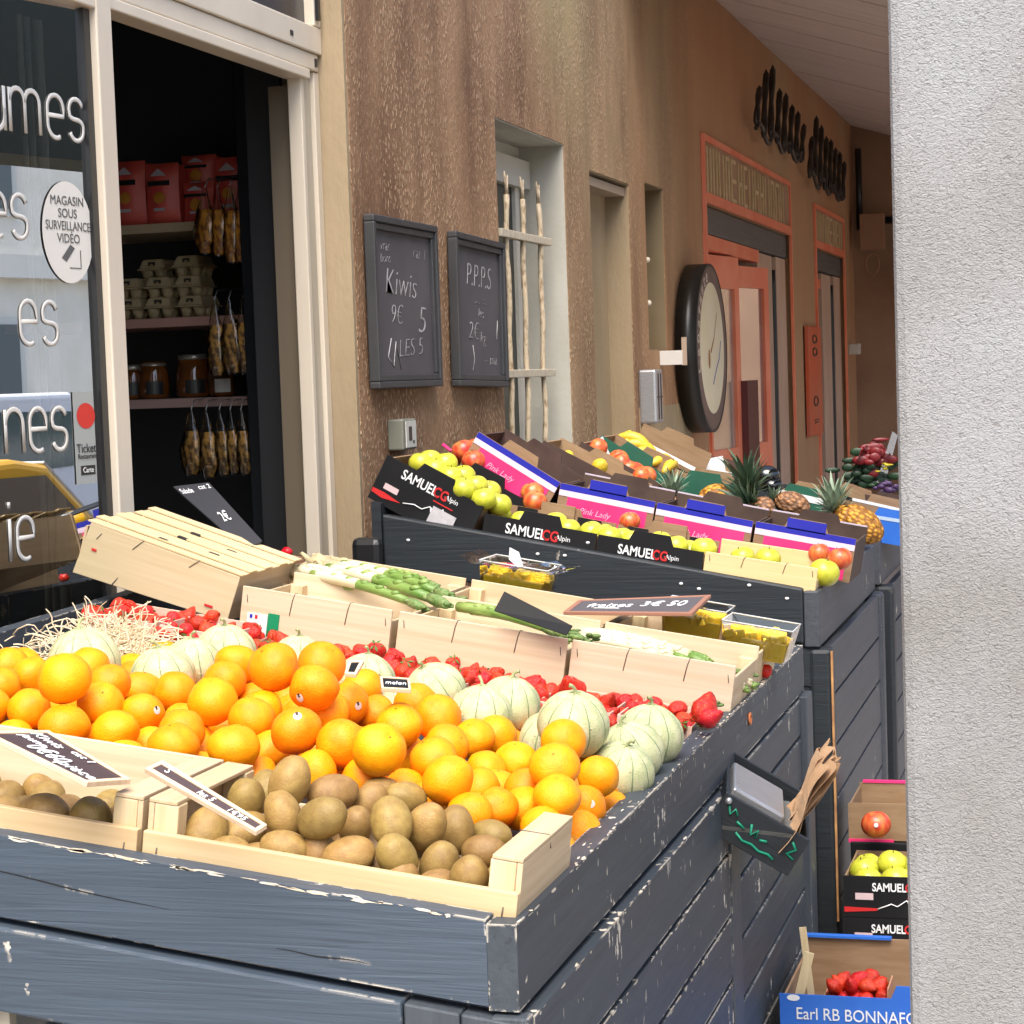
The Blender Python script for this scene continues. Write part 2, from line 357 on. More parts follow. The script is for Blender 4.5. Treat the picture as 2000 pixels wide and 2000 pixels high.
# wall: a sheet of blocks leaving openings; x from WX back
ops = [(7.585, 8.64, .9, 2.59), (9.09, 9.9, 1.2, 2.52), (10.27, 10.72, 1.71, 2.56), (11.85, 15.37, 0, 2.575), (16.72, 18.72, 0, 2.56)]
mb = MB(); y = 5.98; ZT = 3.86
for a, b_, z0, z1 in ops:
    mb.box((WX - .3, y, 0), (WX, a, ZT)); 
    mb.box((WX - .3, a, z1), (WX, b_, ZT))
    if z0 > 0: mb.box((WX - .3, a, 0), (WX, b_, z0))
    y = b_
mb.box((WX - .3, y, 0), (WX, 19.6, ZT))
mb.box((-2.25, 5.965, ZT + .002), (-2.2, 5.98, ZT + .003))
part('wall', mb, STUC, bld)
mb = MB(); mb.box((WX - .3, 5.958, 0), (WX - .002, 5.979, 3.86)); part('plaster_return', mb, PLASTER, bld)
mb = MB(); mb.box((WX - .4, -1, 2.95), (WX - .13, 5.92, 3.3)); mb.box((WX - .1, 5.98, ZT + .002), (WX - .004, 7.5, 3.95)); part('upper_wall', mb, STUC, bld)
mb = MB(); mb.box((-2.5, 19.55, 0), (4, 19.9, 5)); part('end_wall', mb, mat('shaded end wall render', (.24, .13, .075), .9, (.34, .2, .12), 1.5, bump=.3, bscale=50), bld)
# plain patches low on the wall beyond the stalls
mb = MB(); mb.box((WX + .001, 9.98, 1.2), (WX + .006, 10.9, 1.42)); mb.box((WX + .001, 10.93, 1.2), (WX + .005, 11.3, 1.42)); part('plaster_patch', mb, PLASTER, bld)
# soffit sloping to the street with boards running across
mb = MB(); yy = 9.8
bw = .42
while yy < 19.55:
    z0, z1 = 3.835, 3.835 - .32 * 2.6
    o = .006 * random.random()
    mb.hexa([(WX + .002, yy, z0 + o), (.4, yy, z1 + o), (.4, yy + bw - .012, z1 + o), (WX + .002, yy + bw - .012, z0 + o), (WX + .002, yy, z0 + .03), (.4, yy, z1 + .03), (.4, yy + bw - .012, z1 + .03), (WX + .002, yy + bw - .012, z0 + .03)])
    yy += bw
part('soffit', mb, mat('pinkish painted soffit boards', (.58, .49, .44), .75, (.68, .59, .54), 2.2, (.6, 14, 1), bump=.1), bld)
mb = MB(); mb.hexa([(WX - .3, 9.7, 3.93), (.5, 9.7, 3.07), (.5, 19.6, 3.07), (WX - .3, 19.6, 3.93), (WX - .3, 9.7, 4.2), (.5, 9.7, 3.3), (.5, 19.6, 3.3), (WX - .3, 19.6, 4.2)]); part('canopy_roof', mb, CARDD, bld)
BEAM = mat('painted concrete beam', (.3, .3, .28), .8)
mb = MB(); mb.box((.1, 7.5, 2.72), (.5, 11.5, 3.9)); mb.box((.1, 11.502, 2.85), (.5, 19.5, 3.02)); mb.box((.502, 7.5, 2.9), (1.5, 11, 3.06)); part('beam', mb, BEAM, bld)  # unseen beam raised and roof strip added to darken the window reflection
mb = MB(); mb.box((.1, 4.4, 2.52), (.4, 7.498, 4.3)); part('reflection_beam', mb, mat('dark green reflection beam', (.045, .055, .045), .8), bld)  # unseen dark beam added so the top of the pane mirrors something dark
# windows and niches
def recess(y0, y1, z0, z1, d, m, name='niche'):
    mb = MB(); x1 = WX - .004; x0 = WX - d; t = .03
    mb.box((x0 - t, y0, z0), (x0, y1, z1)); mb.box((x0, y1 - .006, z0), (x1, y1, z1)); mb.box((x0, y0, z0), (x1, y0 + .006, z1)); mb.box((x0, y0 + .006, z1 - .006), (x1, y1 - .006, z1)); mb.box((x0, y0 + .006, z0), (x1, y1 - .006, z0 + .006))
    return part(name, mb, m, bld)
nw = recess(7.585, 8.64, .9, 2.59, .20, REVEAL, 'window')
nw['label'] = 'deep barred window with pale grey reveal'
mb = MB(); mb.box((WX - .195, 7.6, .95), (WX - .185, 8.44, 2.40)); part('pane', mb, mat('dark window glass', (.018, .022, .018), .3, spec=.25), nw)
mb = MB(); mb.box((WX - .195, 7.6, 2.402), (WX - .15, 8.62, 2.52)); mb.box((WX - .195, 8.442, .95), (WX - .17, 8.50, 2.40)); part('frame', mb, mat('white window frame', (.6, .57, .5), .5), nw)
BAR = mat('chipped cream iron bar', (.30, .2, .11), .6, (.62, .5, .34), 60, (1, 1, .5), (.3, .5), bump=.5, bscale=60)
for k, yb in enumerate((7.87, 8.11, 8.375)):
    mb = MB()
    for dz in (0,):
        pts = [(WX - .052 + .003 * math.sin(z * 17 + k), yb + .003 * math.sin(z * 11 + k * 2) + (z - 1.6) * .02, z) for z in [.92 + .05 * i for i in range(29)]]
        mb.tube(pts, [.0115 + .001 * math.sin(i * 2.1 + k) for i in range(29)], 8)
        top = pts[-1]; mb.tube([top, (top[0], top[1] - .025, top[2] + .09)], [.008, .004], 6); mb.tube([top, (top[0], top[1] + .02, top[2] + .08)], [.008, .004], 6)
    part('bar', mb, BAR, nw)
for zb in (1.61, 2.165):
    mb = MB(); mb.box((WX - .066, 7.76, zb - .016), (WX - .036, 8.52, zb + .016)); part('crossbar', mb, mat('flaking cream paint', (.55, .46, .33), .6, (.65, .58, .45), 30), nw, bev=.003)
n1_ = recess(9.09, 9.9, 1.2, 2.52, .12, PLASTER)
mb = MB(); mb.box((WX - .118, 9.1, 2.46), (WX - .02, 9.89, 2.5)); part('lintel', mb, mat('raw concrete', (.36, .28, .2), .8), n1_)
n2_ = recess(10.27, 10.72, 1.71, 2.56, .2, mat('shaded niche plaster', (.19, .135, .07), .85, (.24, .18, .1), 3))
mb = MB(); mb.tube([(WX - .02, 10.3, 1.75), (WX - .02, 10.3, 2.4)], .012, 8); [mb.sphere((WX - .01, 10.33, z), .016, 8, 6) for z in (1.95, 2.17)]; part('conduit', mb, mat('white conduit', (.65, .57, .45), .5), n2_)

# wine shop doorways, fascias and shutters
def shopdoor(y0, y1, zt, zf, big):
    d = thing if False else None
    mbf = MB(); t = .05
    for a in (y0, y1 - t): mbf.box((WX + .002, a, 0), (WX + .02, a + t, zf))
    mbf.box((WX + .002, y0 + t, zt - .0), (WX + .02, y1 - t, zt + .06)); mbf.box((WX + .002, y0 + t, zf - .035), (WX + .02, y1 - t, zf))
    f = part('doorway_surround', mbf, ORANGE, bld)
    mb = MB(); mb.box((WX + .001, y0 + t, zt + .06), (WX + .008, y1 - t, zf - .035)); part('fascia', mb, mat('painted fascia', (.32, .18, .09), .8, (.4, .24, .14), 4, bump=.2), f)
    mb = MB(); rnd = random.Random(3); yy = y0 + .12
    zc = (zt + zf) / 2; hh = (zf - zt) * .34
    while yy < y1 - .35:      # stylised carved lettering, too worn to read
        wd = rnd.uniform(.12, .2); k = rnd.randint(0, 4); q = .024
        if k != 2: mb.box((WX + .009, yy, zc - hh), (WX + .016, yy + q, zc + hh))
        if k in (0, 1, 4): mb.box((WX + .009, yy + wd - q, zc - hh), (WX + .016, yy + wd, zc + hh))
        if k in (0, 3): mb.box((WX + .009, yy + q, zc + hh - q), (WX + .016, yy + wd - q, zc + hh))
        if k in (1, 3): mb.box((WX + .009, yy + q, zc - q / 2), (WX + .016, yy + wd - q, zc + q / 2))
        if k in (2, 3): mb.box((WX + .009, yy + q + .002, zc - hh), (WX + .016, yy + wd - q, zc - hh + q))
        if k == 2: mb.box((WX + .009, yy + wd / 2, zc - hh + q), (WX + .016, yy + wd / 2 + q, zc + hh))
        yy += wd + .07
    mb.box((WX + .009, y0 + .1, zc + hh + .03), (WX + .013, y1 - .12, zc + hh + .042)); mb.box((WX + .009, y0 + .1, zc - hh - .042), (WX + .013, y1 - .12, zc - hh - .03))
    part('carved_lettering', mb, mat('gilt stone letters', (.55, .4, .2), .8, (.64, .48, .28), 20), f)
    mb = MB(); mb.box((WX - .28, y0 + .002, zt - .17), (WX - .02, y1 - .002, zt - .004)); part('shutter_box', mb, mat('grey roller shutter', (.09, .085, .075), .6, (.12, .11, .1), 3, (1, 1, 20)), f, bev=.01)
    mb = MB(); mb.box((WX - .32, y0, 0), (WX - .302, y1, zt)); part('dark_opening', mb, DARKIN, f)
    tan = mat('tan folded shutter', (.5, .32, .22), .7, (.58, .4, .29), 4, (1, 1, .3))
    mb = MB(); e = y1 - .06
    ws = (.46, .65) if big else (.45, .6)
    a = e - ws[0]; mb.box((WX - .25, a, 0), (WX - .03, e, zt - .18)); part('reveal_panel', mb, tan, f)
    mb = MB(); mb.box((WX - .25, a - .07 - ws[1], 0), (WX - .05, a - .07, zt - .18)); part('reveal_panel', mb, tan, f)
    mb = MB(); mb.tube([(WX - .05, a - .04 + .012 * math.sin(z * 4), z) for z in [i * .1 for i in range(24)]], .022, 6); part('folded_curtain', mb, BLACK, f)
    return f
f1 = shopdoor(11.85, 15.37, 2.575, 2.97, True)
f2 = shopdoor(16.72, 18.72, 2.56, 2.91, False)
# salmon door leaves with glass, standing inside the first doorway
GL = mat('bluish reflecting glass', (.62, .66, .70), .06, spec=.9, metal=.85)
GL2 = mat('pale glass with posters', (.5, .53, .48), .15, (.66, .68, .64), 3, metal=.7)
def leaf(parent, y0, y1, x, zt, g1, rail=.14, ang=0):
    mb = MB(); t = .09
    mb.box((x - .05, y0, 0), (x, y0 + t, zt)); mb.box((x - .05, y1 - t, 0), (x, y1, zt)); mb.box((x - .05, y0 + t, zt - rail), (x, y1 - t, zt)); mb.box((x - .05, y0 + t, .9), (x, y1 - t, 1.1)); mb.box((x - .04, y0 + t, 0), (x - .01, y1 - t, .9))
    yc = (y0 + y1) / 2; LM = T(x, yc, 0) @ Rz(ang) @ T(-x, -yc, 0); d = part('door_leaf', mb, ORANGE, parent, LM)
    mb = MB(); mb.box((x - .035, y0 + t, 1.1), (x - .02, y1 - t, zt - rail)); part('glass', mb, g1, d)
    return d
mb = MB(); mb.box((WX - .10, 11.9, 2.315), (WX - .02, 14.02, 2.40)); part('door_head', mb, ORANGE, f1)
leaf(f1, 12.15, 13.0, WX - .05, 2.3, GL2, .2, -.14); leaf(f1, 13.05, 13.92, WX - .03, 2.27, GL, .14, -.2)
mb = MB(); mb.box((WX - .0, 12.98, .95), (WX + .05, 13.4, 1.52)); part('door_bag_hook_board', mb, mat('maroon board', (.09, .015, .012), .5), f1)
mb = MB(); mb.box((WX - .14, 16.78, 2.25), (WX - .06, 17.6, 2.33)); mb.box((WX - .12, 16.78, 0), (WX - .05, 16.9, 2.25)); mb.box((WX - .12, 17.1, 0), (WX - .05, 17.25, 2.25)); part('door_leaf', mb, ORANGE, f2)

# iron script sign over the doorway, loops and hangers
IRON = mat('wrought iron script', (.012, .010, .009), .45, (.05, .04, .03), 9)
def script(y0, y1, z0, z1, seed):
    r = random.Random(seed); mb = MB(); k = 8
    X = WX + .09
    for i in range(k):
        u = i / (k - 1); y = y0 + (y1 - y0) * u; top = (z1 - (z1 - z0) * .42 * u - r.uniform(0, .1)) if i else z0 + (z1 - z0) * .55
        bot = z0 + (z1 - z0) * .1 * r.random() * (1 - u) + .02; w_ = (y1 - y0) / k * .8
        if i in (2, 5): top += .02
        pts = [(X, y, bot + .08)]
        for q in range(13):
            a = q / 12 * 2 * PI
            pts.append((X + .01 * math.sin(a * 2), y + w_ * .5 * (1 - math.cos(a)) * .9, (top + bot) / 2 - (top - bot) / 2 * math.cos(a)))
        mb.tube(pts, [.008 + .009 * abs(math.sin(j * .5)) for j in range(len(pts))], 6)
    mb.tube([(X, y0 + (y1 - y0) * t, z0 + .05 + .05 * math.sin(t * 20)) for t in [i / 24 for i in range(25)]], .016, 6)
    return mb
tag(part('iron_script_sign', script(13.35, 15.45, 3.1, 3.72, 2), IRON, None), 'black wrought iron cursive word, nearer of the pair high on the wall', 'sign', 'wrought iron lettering on the wall')
tag(part('iron_script_sign', script(15.9, 18.0, 3.0, 3.68, 5), IRON, None), 'black wrought iron cursive word, farther one above the second doorway', 'sign', 'wrought iron lettering on the wall')
# things on the far wall
mb = MB(); mb.tube([(-2.12, 19.4, 3.6), (-2.12, 19.4, 2.85)], .03, 8); mb.tube([(-2.12, 19.45, 2.93), (-.4, 19.45, 2.93)], .035, 8)
solo('drain_pipe', mb, BLACK, 'black pipe running across the shaded end wall and up its corner', 'pipe')
pb = hx(1672, 395, WX); mb = MB(); mb.box((WX + .1, 19.2, 2.65), (WX + .32, 19.36, 2.98)); mb.tube([(WX + .2 + .06 * math.cos(a), 19.28, 2.52 + .1 * math.sin(a)) for a in [i * PI / 8 for i in range(17)]], .012, 6)
solo('junction_box', mb, mat('painted box', (.3, .16, .09), .7), 'brown cable box with a loop of wire in the far upper corner', 'box', bev=.01)
mb = MB(); mb.box((WX + .0, 18.95, 1.69), (WX + .10, 19.1, 1.79)); solo('emergency_light', mb, mat('off white plastic', (.55, .5, .42), .5), 'small white box light beside the second doorway', 'light', bev=.01)
q = hx(1578, 640, WX); mb = MB(); mb.box((-.02, -.14, 0), (.012, .62, .86)); mn = solo('menu_board', mb, [mat('vermilion panel', (.62, .1, .03), .5, (.55, .14, .07), 3, (1, 1, .8))], 'tall narrow vermilion menu board between the two doorways', 'sign', T(WX + .03, 16.1, 1.05), bev=.004)
mb = MB()
for zc, s in ((.76, .05), (.66, .05), (.27, .06)): mb.tube([(.014, .2 + .12 * math.cos(a), zc + s * .6 * math.sin(a)) for a in [i * PI / 6 for i in range(13)]], .008, 5)
for zc in (.12, .1): mb.tube([(.014, .1, zc), (.014, .35, zc + .005)], .005, 5)
part('marks', mb, mat('dark marks', (.08, .05, .03), .6), mn)

# round wine shop sign: thick black drum standing off the wall
sg = thing('round_sign', 'large round drum sign with black rim, brown lettered ring and cream face', 'sign', T(WX + .0, 11.72, 1.715))
_c = hx(1391, 680, WX + .13); sg.matrix_world = T(_c) @ Ry(PI / 2) @ Sc(1, 1, .4) @ T(0, 0, -.3)
mb = MB(); mb.lathe([(.44, 0), (.47, .01), (.47, .30), (.455, .31), (.455, .30), (.44, .295)], 64); part('drum', mb, mat('black drum', (.01, .009, .008), .4), sg)
mb = MB(); mb.lathe([(.365, .301), (.452, .299)], 64, cap=False); part('ring', mb, mat('brown ring', (.12, .075, .06), .6, (.16, .1, .08), 6), sg)
mb = MB(); mb.lathe([(.0005, .302), (.365, .302)], 64, cap=False); part('face', mb, mat('cream face', (.70, .62, .42), .5, (.76, .70, .52), 2), sg)
def arc_text(mb, s, rad, a0, da, size, zz):
    for i, ch in enumerate(s):
        a = a0 + da * i
        M = Rz(a) @ T(0, rad, zz) 
        v, f = text_mb(ch, size, ext=.001); mb.add(v, f, 0, M)
mb = MB(); arc_text(mb, 'Caviste', .41, 1.9 + PI * .35, -.19, .11, .303); arc_text(mb, 'Cantine', .41, PI + .25, -.19, .11, .303)
part('ring_lettering', mb, mat('pale letters', (.6, .5, .42), .6), sg)
mb = MB(); mb.tube([(.02, -.05, .306), (-.06, .06, .306), (-.2, .16, .306)], [.012, .006, .004], 6, flat=.3); mb.sphere((.06, -.1, .305), (.055, .03, .004), 12, 6)
part('spoon_motif', mb, mat('brown motif', (.3, .14, .04), .6), sg)
mb = MB(); mb.tube([(.2, .0, .306), (.12, .1, .306), (.06, .2, .306), (-.04, .26, .306)], .006, 5, flat=.4); part('blue_stroke', mb, mat('blue stroke', (.06, .07, .3), .6), sg)
mb = MB(); mb.box((-.06, -.4715, .10), (.09, -.468, .17)); part('sticker', mb, mat('cream sticker', (.5, .38, .28), .6), sg)

# small things on the wall
mb = MB(); mb.box((0, 0, 0), (.12, .012, .075)); solo('plaque', mb, mat('white plaque', (.66, .63, .58), .5), 'small blank white plaque sticking out under the narrow niche', 'sign', T(WX + .0, 10.52, 1.63), bev=.002)
mb = MB(); mb.box((0, 0, 0), (.09, .17, .27)); tb = solo('wall_ashtray', mb, STEEL, 'slim upright metal ashtray fixed to the wall near the round sign', 'ashtray', T(WX, 9.98, 1.34), bev=.012)
mb = MB(); mb.box((.0905, .05, .02), (.094, .055, .25)); mb.box((.0905, .11, .02), (.094, .115, .25)); mb.box((.0905, .02, .13), (.0945, .15, .135)); part('slot', mb, BLACK, tb)
mt = thing('meter_box', 'small grey box with a printed white label on the wall below the chalkboards', 'box', T(WX, 6.22, 1.375))
mb = MB(); mb.box((0, 0, 0), (.055, .13, .1)); part('case', mb, mat('grey green plastic', (.18, .18, .14), .5), mt, bev=.006)
mb = MB(); mb.box((.0555, .02, .008), (.058, .12, .093)); part('label_plate', mb, mat('label white', (.6, .58, .52), .6), mt)
mb = MB(); mb.box((.0585, .045, .03), (.0592, .075, .075)); mb.box((.0585, .085, .02), (.0592, .1, .03)); part('print', mb, BLACK, mt)

# chalkboards
FR = mat('dark grey frame', (.035, .035, .038), .5, (.05, .05, .052), 4, (1, 20, 1), bump=.1)
SLB = mat('smudged chalkboard', (.065, .058, .062), .75, (.11, .10, .105), 3, (1, 1, .7), (.25, .75))
def chalkboard(y0, z0, wd, ht, rot, label, strokes):
    t = thing('chalkboard', label, 'chalkboard', T(WX + .006, y0, z0) @ Rx(rot), 'framed chalkboards on the brown wall')
    mb = MB(); f = .045
    mb.box((0, f, f), (.015, wd - f, ht - f)); part('slate', mb, SLB, t)
    mb = MB()
    for (a, b_, c, d, dx) in ((0, 0, wd, f * .5, .036), (0, ht - f * .5, wd, ht, .036), (0, f * .5, f * .5, ht - f * .5, .036), (wd - f * .5, f * .5, wd, ht - f * .5, .036),
                              (f * .5, f * .5, wd - f * .5, f, .028), (f * .5, ht - f, wd - f * .5, ht - f * .5, .028), (f * .5, f, f, ht - f, .028), (wd - f, f, wd - f * .5, ht - f, .028)):
        mb.box((0, a, b_), (dx, c, d))
    part('frame', mb, FR, t, bev=.004)
    for s in strokes:
        mb = MB()
        if isinstance(s[0], str): add_text(mb, s[0], s[3], T(.0162, s[1] * .88, s[2]) @ SIDE @ Rz(random.uniform(-.06, .06)), 0, ext=.0004, sx=s[4] * .9, shear=.2, bold=-.0025)
        else: mb.tube([(.0165, a * .88, b_) for a, b_ in s], .0016, 5)
        part('chalk_writing', mb, FCHALK, t)
FCHALK = mat('smudged chalk', (.30, .28, .28), .95, (.55, .53, .53), 30, (1, 1, 1), (.4, .6))
chalkboard(6.055, 1.575, .645, .545, 0.0, 'chalkboard reading Kiwis, left of the two on the brown wall', [
    ('Kiwis', .33, .335, .12, 1.35), ('9€', .27, .235, .09, 1.3), ('5', .56, .22, .13, 1.6), ('LES 5', .42, .13, .085, 1.5, .2), ('cat 1', .56, .445, .06, 1.3), ('vrac', .17, .455, .05, 1.3), ('bons', .17, .415, .045, 1.3),
    [(.2, .16), (.16, .1), (.22, .07), (.25, .15), (.3, .06)]])
chalkboard(6.90, 1.572, .62, .545, -.02, 'chalkboard with faint scribbled writing, right of the two beside the barred window', [
    ('P.P.P.S', .36, .40, .12, 1.1), ('~ =', .38, .31, .07, 1.6), ('les', .38, .27, .05, 1.5), ('2€', .27, .2, .09, 1.4), ('kg', .4, .18, .06, 1.6), ('~ ma', .5, .1, .06, 1.5),
    [(.25, .15), (.27, .1), (.24, .06)], [(.62, .25), (.6, .18)]])

# ================================================================ SHOPFRONT (left)
FX = -2.29
def framebox(mb, y0, y1, z0, z1, x0=-.03, x1=.03): mb.box((FX + x0, y0, z0), (FX + x1, y1, z1))
sh = MB(); framebox(sh, 4.452, 4.53, 0, 2.6)
fr = part('shop_frame', sh, CREAM, bld, bev=.004)
mb = MB(); framebox(mb, -1, 5.956, 2.60, 2.68, -.03, .02); framebox(mb, 4.532, 5.85, 2.515, 2.545, -.05, .02); framebox(mb, 4.532, 5.94, 2.548, 2.598, -.04, .012); framebox(mb, -1, 4.45, 2.50, 2.598, -.03, .03)
framebox(mb, 5.90, 5.956, 2.682, 3.0, -.03, .02)
part('head_rail', mb, CREAM, fr, bev=.004)
mb = MB(); framebox(mb, 5.915, 5.956, 0, 2.546, -.03, .006); framebox(mb, 5.81, 5.835, 0, 2.546, -.04, .004)
part('jamb', mb, CREAM, fr, bev=.003)
mb = MB(); framebox(mb, 5.836, 5.914, 0, 2.546, -.05, -.008); part('sliding_track', mb, DIRTC, fr)
mb = MB(); framebox(mb, 4.42, 4.4505, 0, 2.498, -.03, .012); part('gasket', mb, BLACK, fr)
mb = MB()
for yb in (4.95, 5.7): mb.box((FX + .0202, yb, 2.625), (FX + .022, yb + .022, 2.64))
mb.box((FX + .0202, 5.91, 2.70), (FX + .03, 5.93, 2.8)); mb.box((FX + .0122, 5.91, 2.56), (FX + .016, 5.925, 2.585)); part('drain_slot', mb, BLACK, fr)
mb = MB(); mb.box((FX - .02, 3, 2.682), (FX - .01, 5.898, 3.4)); part('transom_pane', mb, mat('dark tinted pane', (.03, .026, .03), .25), fr)
# glass pane
def glass(name, tint, fac):
    m = bpy.data.materials.new(name); m.use_nodes = True; n = m.node_tree.nodes; L = m.node_tree.links; n.remove(n['Principled BSDF'])
    tr = n.new('ShaderNodeBsdfTransparent'); tr.inputs[0].default_value = (*tint, 1); gl = n.new('ShaderNodeBsdfGlossy'); gl.inputs['Roughness'].default_value = 0.0; gl.inputs[0].default_value = (1, 1, 1, 1)
    fr_ = n.new('ShaderNodeFresnel'); fr_.inputs[0].default_value = 1.5; mr = n.new('ShaderNodeMapRange'); mr.inputs[3].default_value = fac; mr.inputs[4].default_value = 1.0; L.new(fr_.outputs[0], mr.inputs[0])
    mx = n.new('ShaderNodeMixShader'); L.new(mr.outputs[0], mx.inputs[0]); L.new(tr.outputs[0], mx.inputs[1]); L.new(gl.outputs[0], mx.inputs[2]); L.new(mx.outputs[0], n['Material Output'].inputs[0]); return m
PD = math.radians(8); PC = Vector((FX, 4.42, 0)); PE = Vector((math.sin(PD), math.cos(PD), 0)); PN = Vector((math.cos(PD), -math.sin(PD), 0))   # the pane stands slightly turned towards the street end
def hp(px, py):
    r = ray(px, py); p = EYE + r * ((PC - EYE).dot(PN) / r.dot(PN)); return (p - PC).dot(PE), p.z
PM = T(PC) @ Rz(-PD)
def mirror(p): p = Vector(p); return p - PN * 2 * (p - PC).dot(PN)
mb = MB(); mb.add([(0, -1.6, .4), (0, 0, .4), (0, 0, 2.5), (0, -1.6, 2.5)], [(0, 1, 2, 3)])
pane = part('window_pane', mb, glass('shop window glass', (.75, .8, .77), .62), bld, PM)
LET = mat('frosted white vinyl', (.58, .57, .53), .7); LETI = mat('grey vinyl shadow', (.22, .22, .2), .6)
def arc(cx, cy, rx, ry, a0, a1, n=10): return [(cx + rx * math.cos(math.radians(a0 + (a1 - a0) * i / n)), cy + ry * math.sin(math.radians(a0 + (a1 - a0) * i / n))) for i in range(n + 1)]
GLY = {'u': (.9, [[(.08, 1), (.08, .35)] + arc(.42, .35, .34, .35, 180, 360) + [(.76, 1)], [(.76, .5), (.76, 0)]]),
       'm': (1.5, [[(.08, 0), (.08, 1)], [(.08, .7)] + arc(.38, .7, .3, .3, 180, 0) + [(.68, 0)], [(.68, .7)] + arc(.98, .7, .3, .3, 180, 0) + [(1.28, 0)]]),
       'n': (.95, [[(.08, 0), (.08, 1)], [(.08, .65)] + arc(.43, .65, .35, .35, 180, 0) + [(.78, 0)]]),
       'e': (.92, [[(.1, .52), (.78, .52), (.78, .68)] + arc(.44, .68, .34, .32, 0, 180) + arc(.44, .32, .34, .32, 180, 300)]),
       's': (.85, [arc(.4, .72, .3, .27, 20, 180) + arc(.4, .62, .3, .12, 200, 270, 4) + arc(.4, .32, .3, .18, 90, 0, 5) + arc(.4, .27, .3, .27, 0, -160)]),
       'i': (.3, [[(.1, 0), (.1, 1)], [(.1, 1.25), (.1, 1.4)]])}
def gword(s, px, py, xh):
    t_, z_ = hp(px, py); W_ = sum(GLY[c_][0] for c_ in s) * xh * .92; y = t_ - W_ + .1 * xh
    for c_ in s:
        w_, st = GLY[c_]; mb = MB(); mi = MB()
        for q in st:
            mb.tube([(0, y + a * xh * .92, z_ + (b_ - .5) * xh) for a, b_ in q], .0062, 6, M=T(.002, 0, 0) @ Sc(.12, 1, 1))
            mi.tube([(0, y + a * xh * .92 + .0035, z_ + (b_ - .5) * xh - .0035) for a, b_ in q], .0085, 6, M=T(-.003, 0, 0) @ Sc(.1, 1, 1))
        part('letter', mb, LET, pane); part('letter_shadow', mi, LETI, pane); y += w_ * xh * .92
for args in (('umes', 163, 237, .098), ('es', 54, 424, .098), ('es', 113, 631, .098), ('nes', 131, 836, .098), ('ie', 67, 1049, .095)): gword(*args)
def stick(name, c, ry, rz, m, x=0):
    mb = MB(); mb.add([(.003 + x, c[0] + ry * math.cos(a), c[1] + rz * math.sin(a)) for a in [i * PI / 20 for i in range(40)]], [list(range(40))]); return part(name, mb, m, pane)
c = hp(131, 454); stick('sticker', c, .098, .118, mat('white sticker', (.68, .66, .61), .5))
for s, dz, k in (('MAGASIN', .072, 1.0), ('SOUS', .043, 1.0), ('SURVEILLANCE', .014, .85), ('VIDÉO', -.015, 1.0)):
    mb = MB(); add_text(mb, s, .03, T(.004, c[0], c[1] + dz) @ SIDE, 0, ext=.0003, sx=k); part('sticker_print', mb, mat('grey print', (.1, .1, .1), .6) if 'grey print' not in bpy.data.materials else bpy.data.materials['grey print'], pane)
mb = MB(); mb.add([(.004, c[0] - .03, c[1] - .06), (.004, c[0] - .012, c[1] - .068), (.004, c[0] + .022, c[1] - .036), (.004, c[0] + .005, c[1] - .028)], [(0, 1, 2, 3)]); part('camera_drawing', mb, bpy.data.materials['grey print'], pane)
mb = MB(); mb.box((.0035, c[0] + .042, c[1] - .08), (.004, c[0] + .045, c[1] - .04)); mb.box((.0035, c[0] + .0, c[1] - .083), (.004, c[0] + .045, c[1] - .081)); part('camera_drawing', mb, bpy.data.materials['grey print'], pane)
y0 = hp(146, 900)[0]; y1 = hp(186, 900)[0]; z0 = hp(165, 945)[1]; z1 = hp(165, 765)[1]
mb = MB(); mb.box((.002, y0, z0), (.003, y1, z1)); part('sticker', mb, mat('grey strip sticker', (.33, .35, .34), .5), pane)
cc = hp(165, 812); stick('red_dot', cc, .036, .03, mat('red dot', (.55, .03, .02), .5), .001)
for s, px, py, sz, mm in (('Ticket', 166, 876, .030, BLACK), ('Restaurant', 168, 891, .017, BLACK), ('Carte', 170, 918, .018, WHITE)):
    mb = MB(); q = hp(px, py); add_text(mb, s, sz, T(.0045, q[0], q[1]) @ SIDE, 0, ext=.0003); part('sticker_print', mb, mm, pane)
q = hp(170, 918); mb = MB(); mb.box((.0032, q[0] - .028, q[1] - .011), (.0038, q[0] + .028, q[1] + .011)); part('sticker_print', mb, BLACK, pane)

# interior: black room, added lines for a mirrored frame, shelf unit
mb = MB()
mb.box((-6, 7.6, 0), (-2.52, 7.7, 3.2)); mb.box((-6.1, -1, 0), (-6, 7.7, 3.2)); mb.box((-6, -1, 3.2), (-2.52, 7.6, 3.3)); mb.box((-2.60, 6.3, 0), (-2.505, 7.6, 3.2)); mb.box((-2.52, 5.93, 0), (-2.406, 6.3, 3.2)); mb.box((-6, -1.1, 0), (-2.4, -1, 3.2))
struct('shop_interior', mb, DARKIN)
mb = MB(); mb.box((-2.405, 5.84, 0), (-2.335, 5.925, 2.5)); part('door_reveal', mb, mat('dull brown reveal', (.13, .10, .065), .7), bld)
mb = MB()
for yb in (4.245, 4.28, 4.33): mb.tube([(FX - .06, yb, .5), (FX - .06, yb, 2.46)], .007 if yb < 4.3 else .012, 8)  # rods added to stand in for a frame mirrored in the glass
solo('mirrored_frame_line', mb, mat('pale mirrored line', (.6, .58, .5), .4), 'pale upright lines added behind the shop window in place of a mirrored frame', 'rail')
mb = MB(); mb.box((FX - .4, 4.02, .2), (FX - .34, 4.14, 2.4)); solo('shop_post', mb, mat('grey green post', (.2, .22, .19), .5), 'grey post standing inside the shop window', 'post')
SY = 6.3
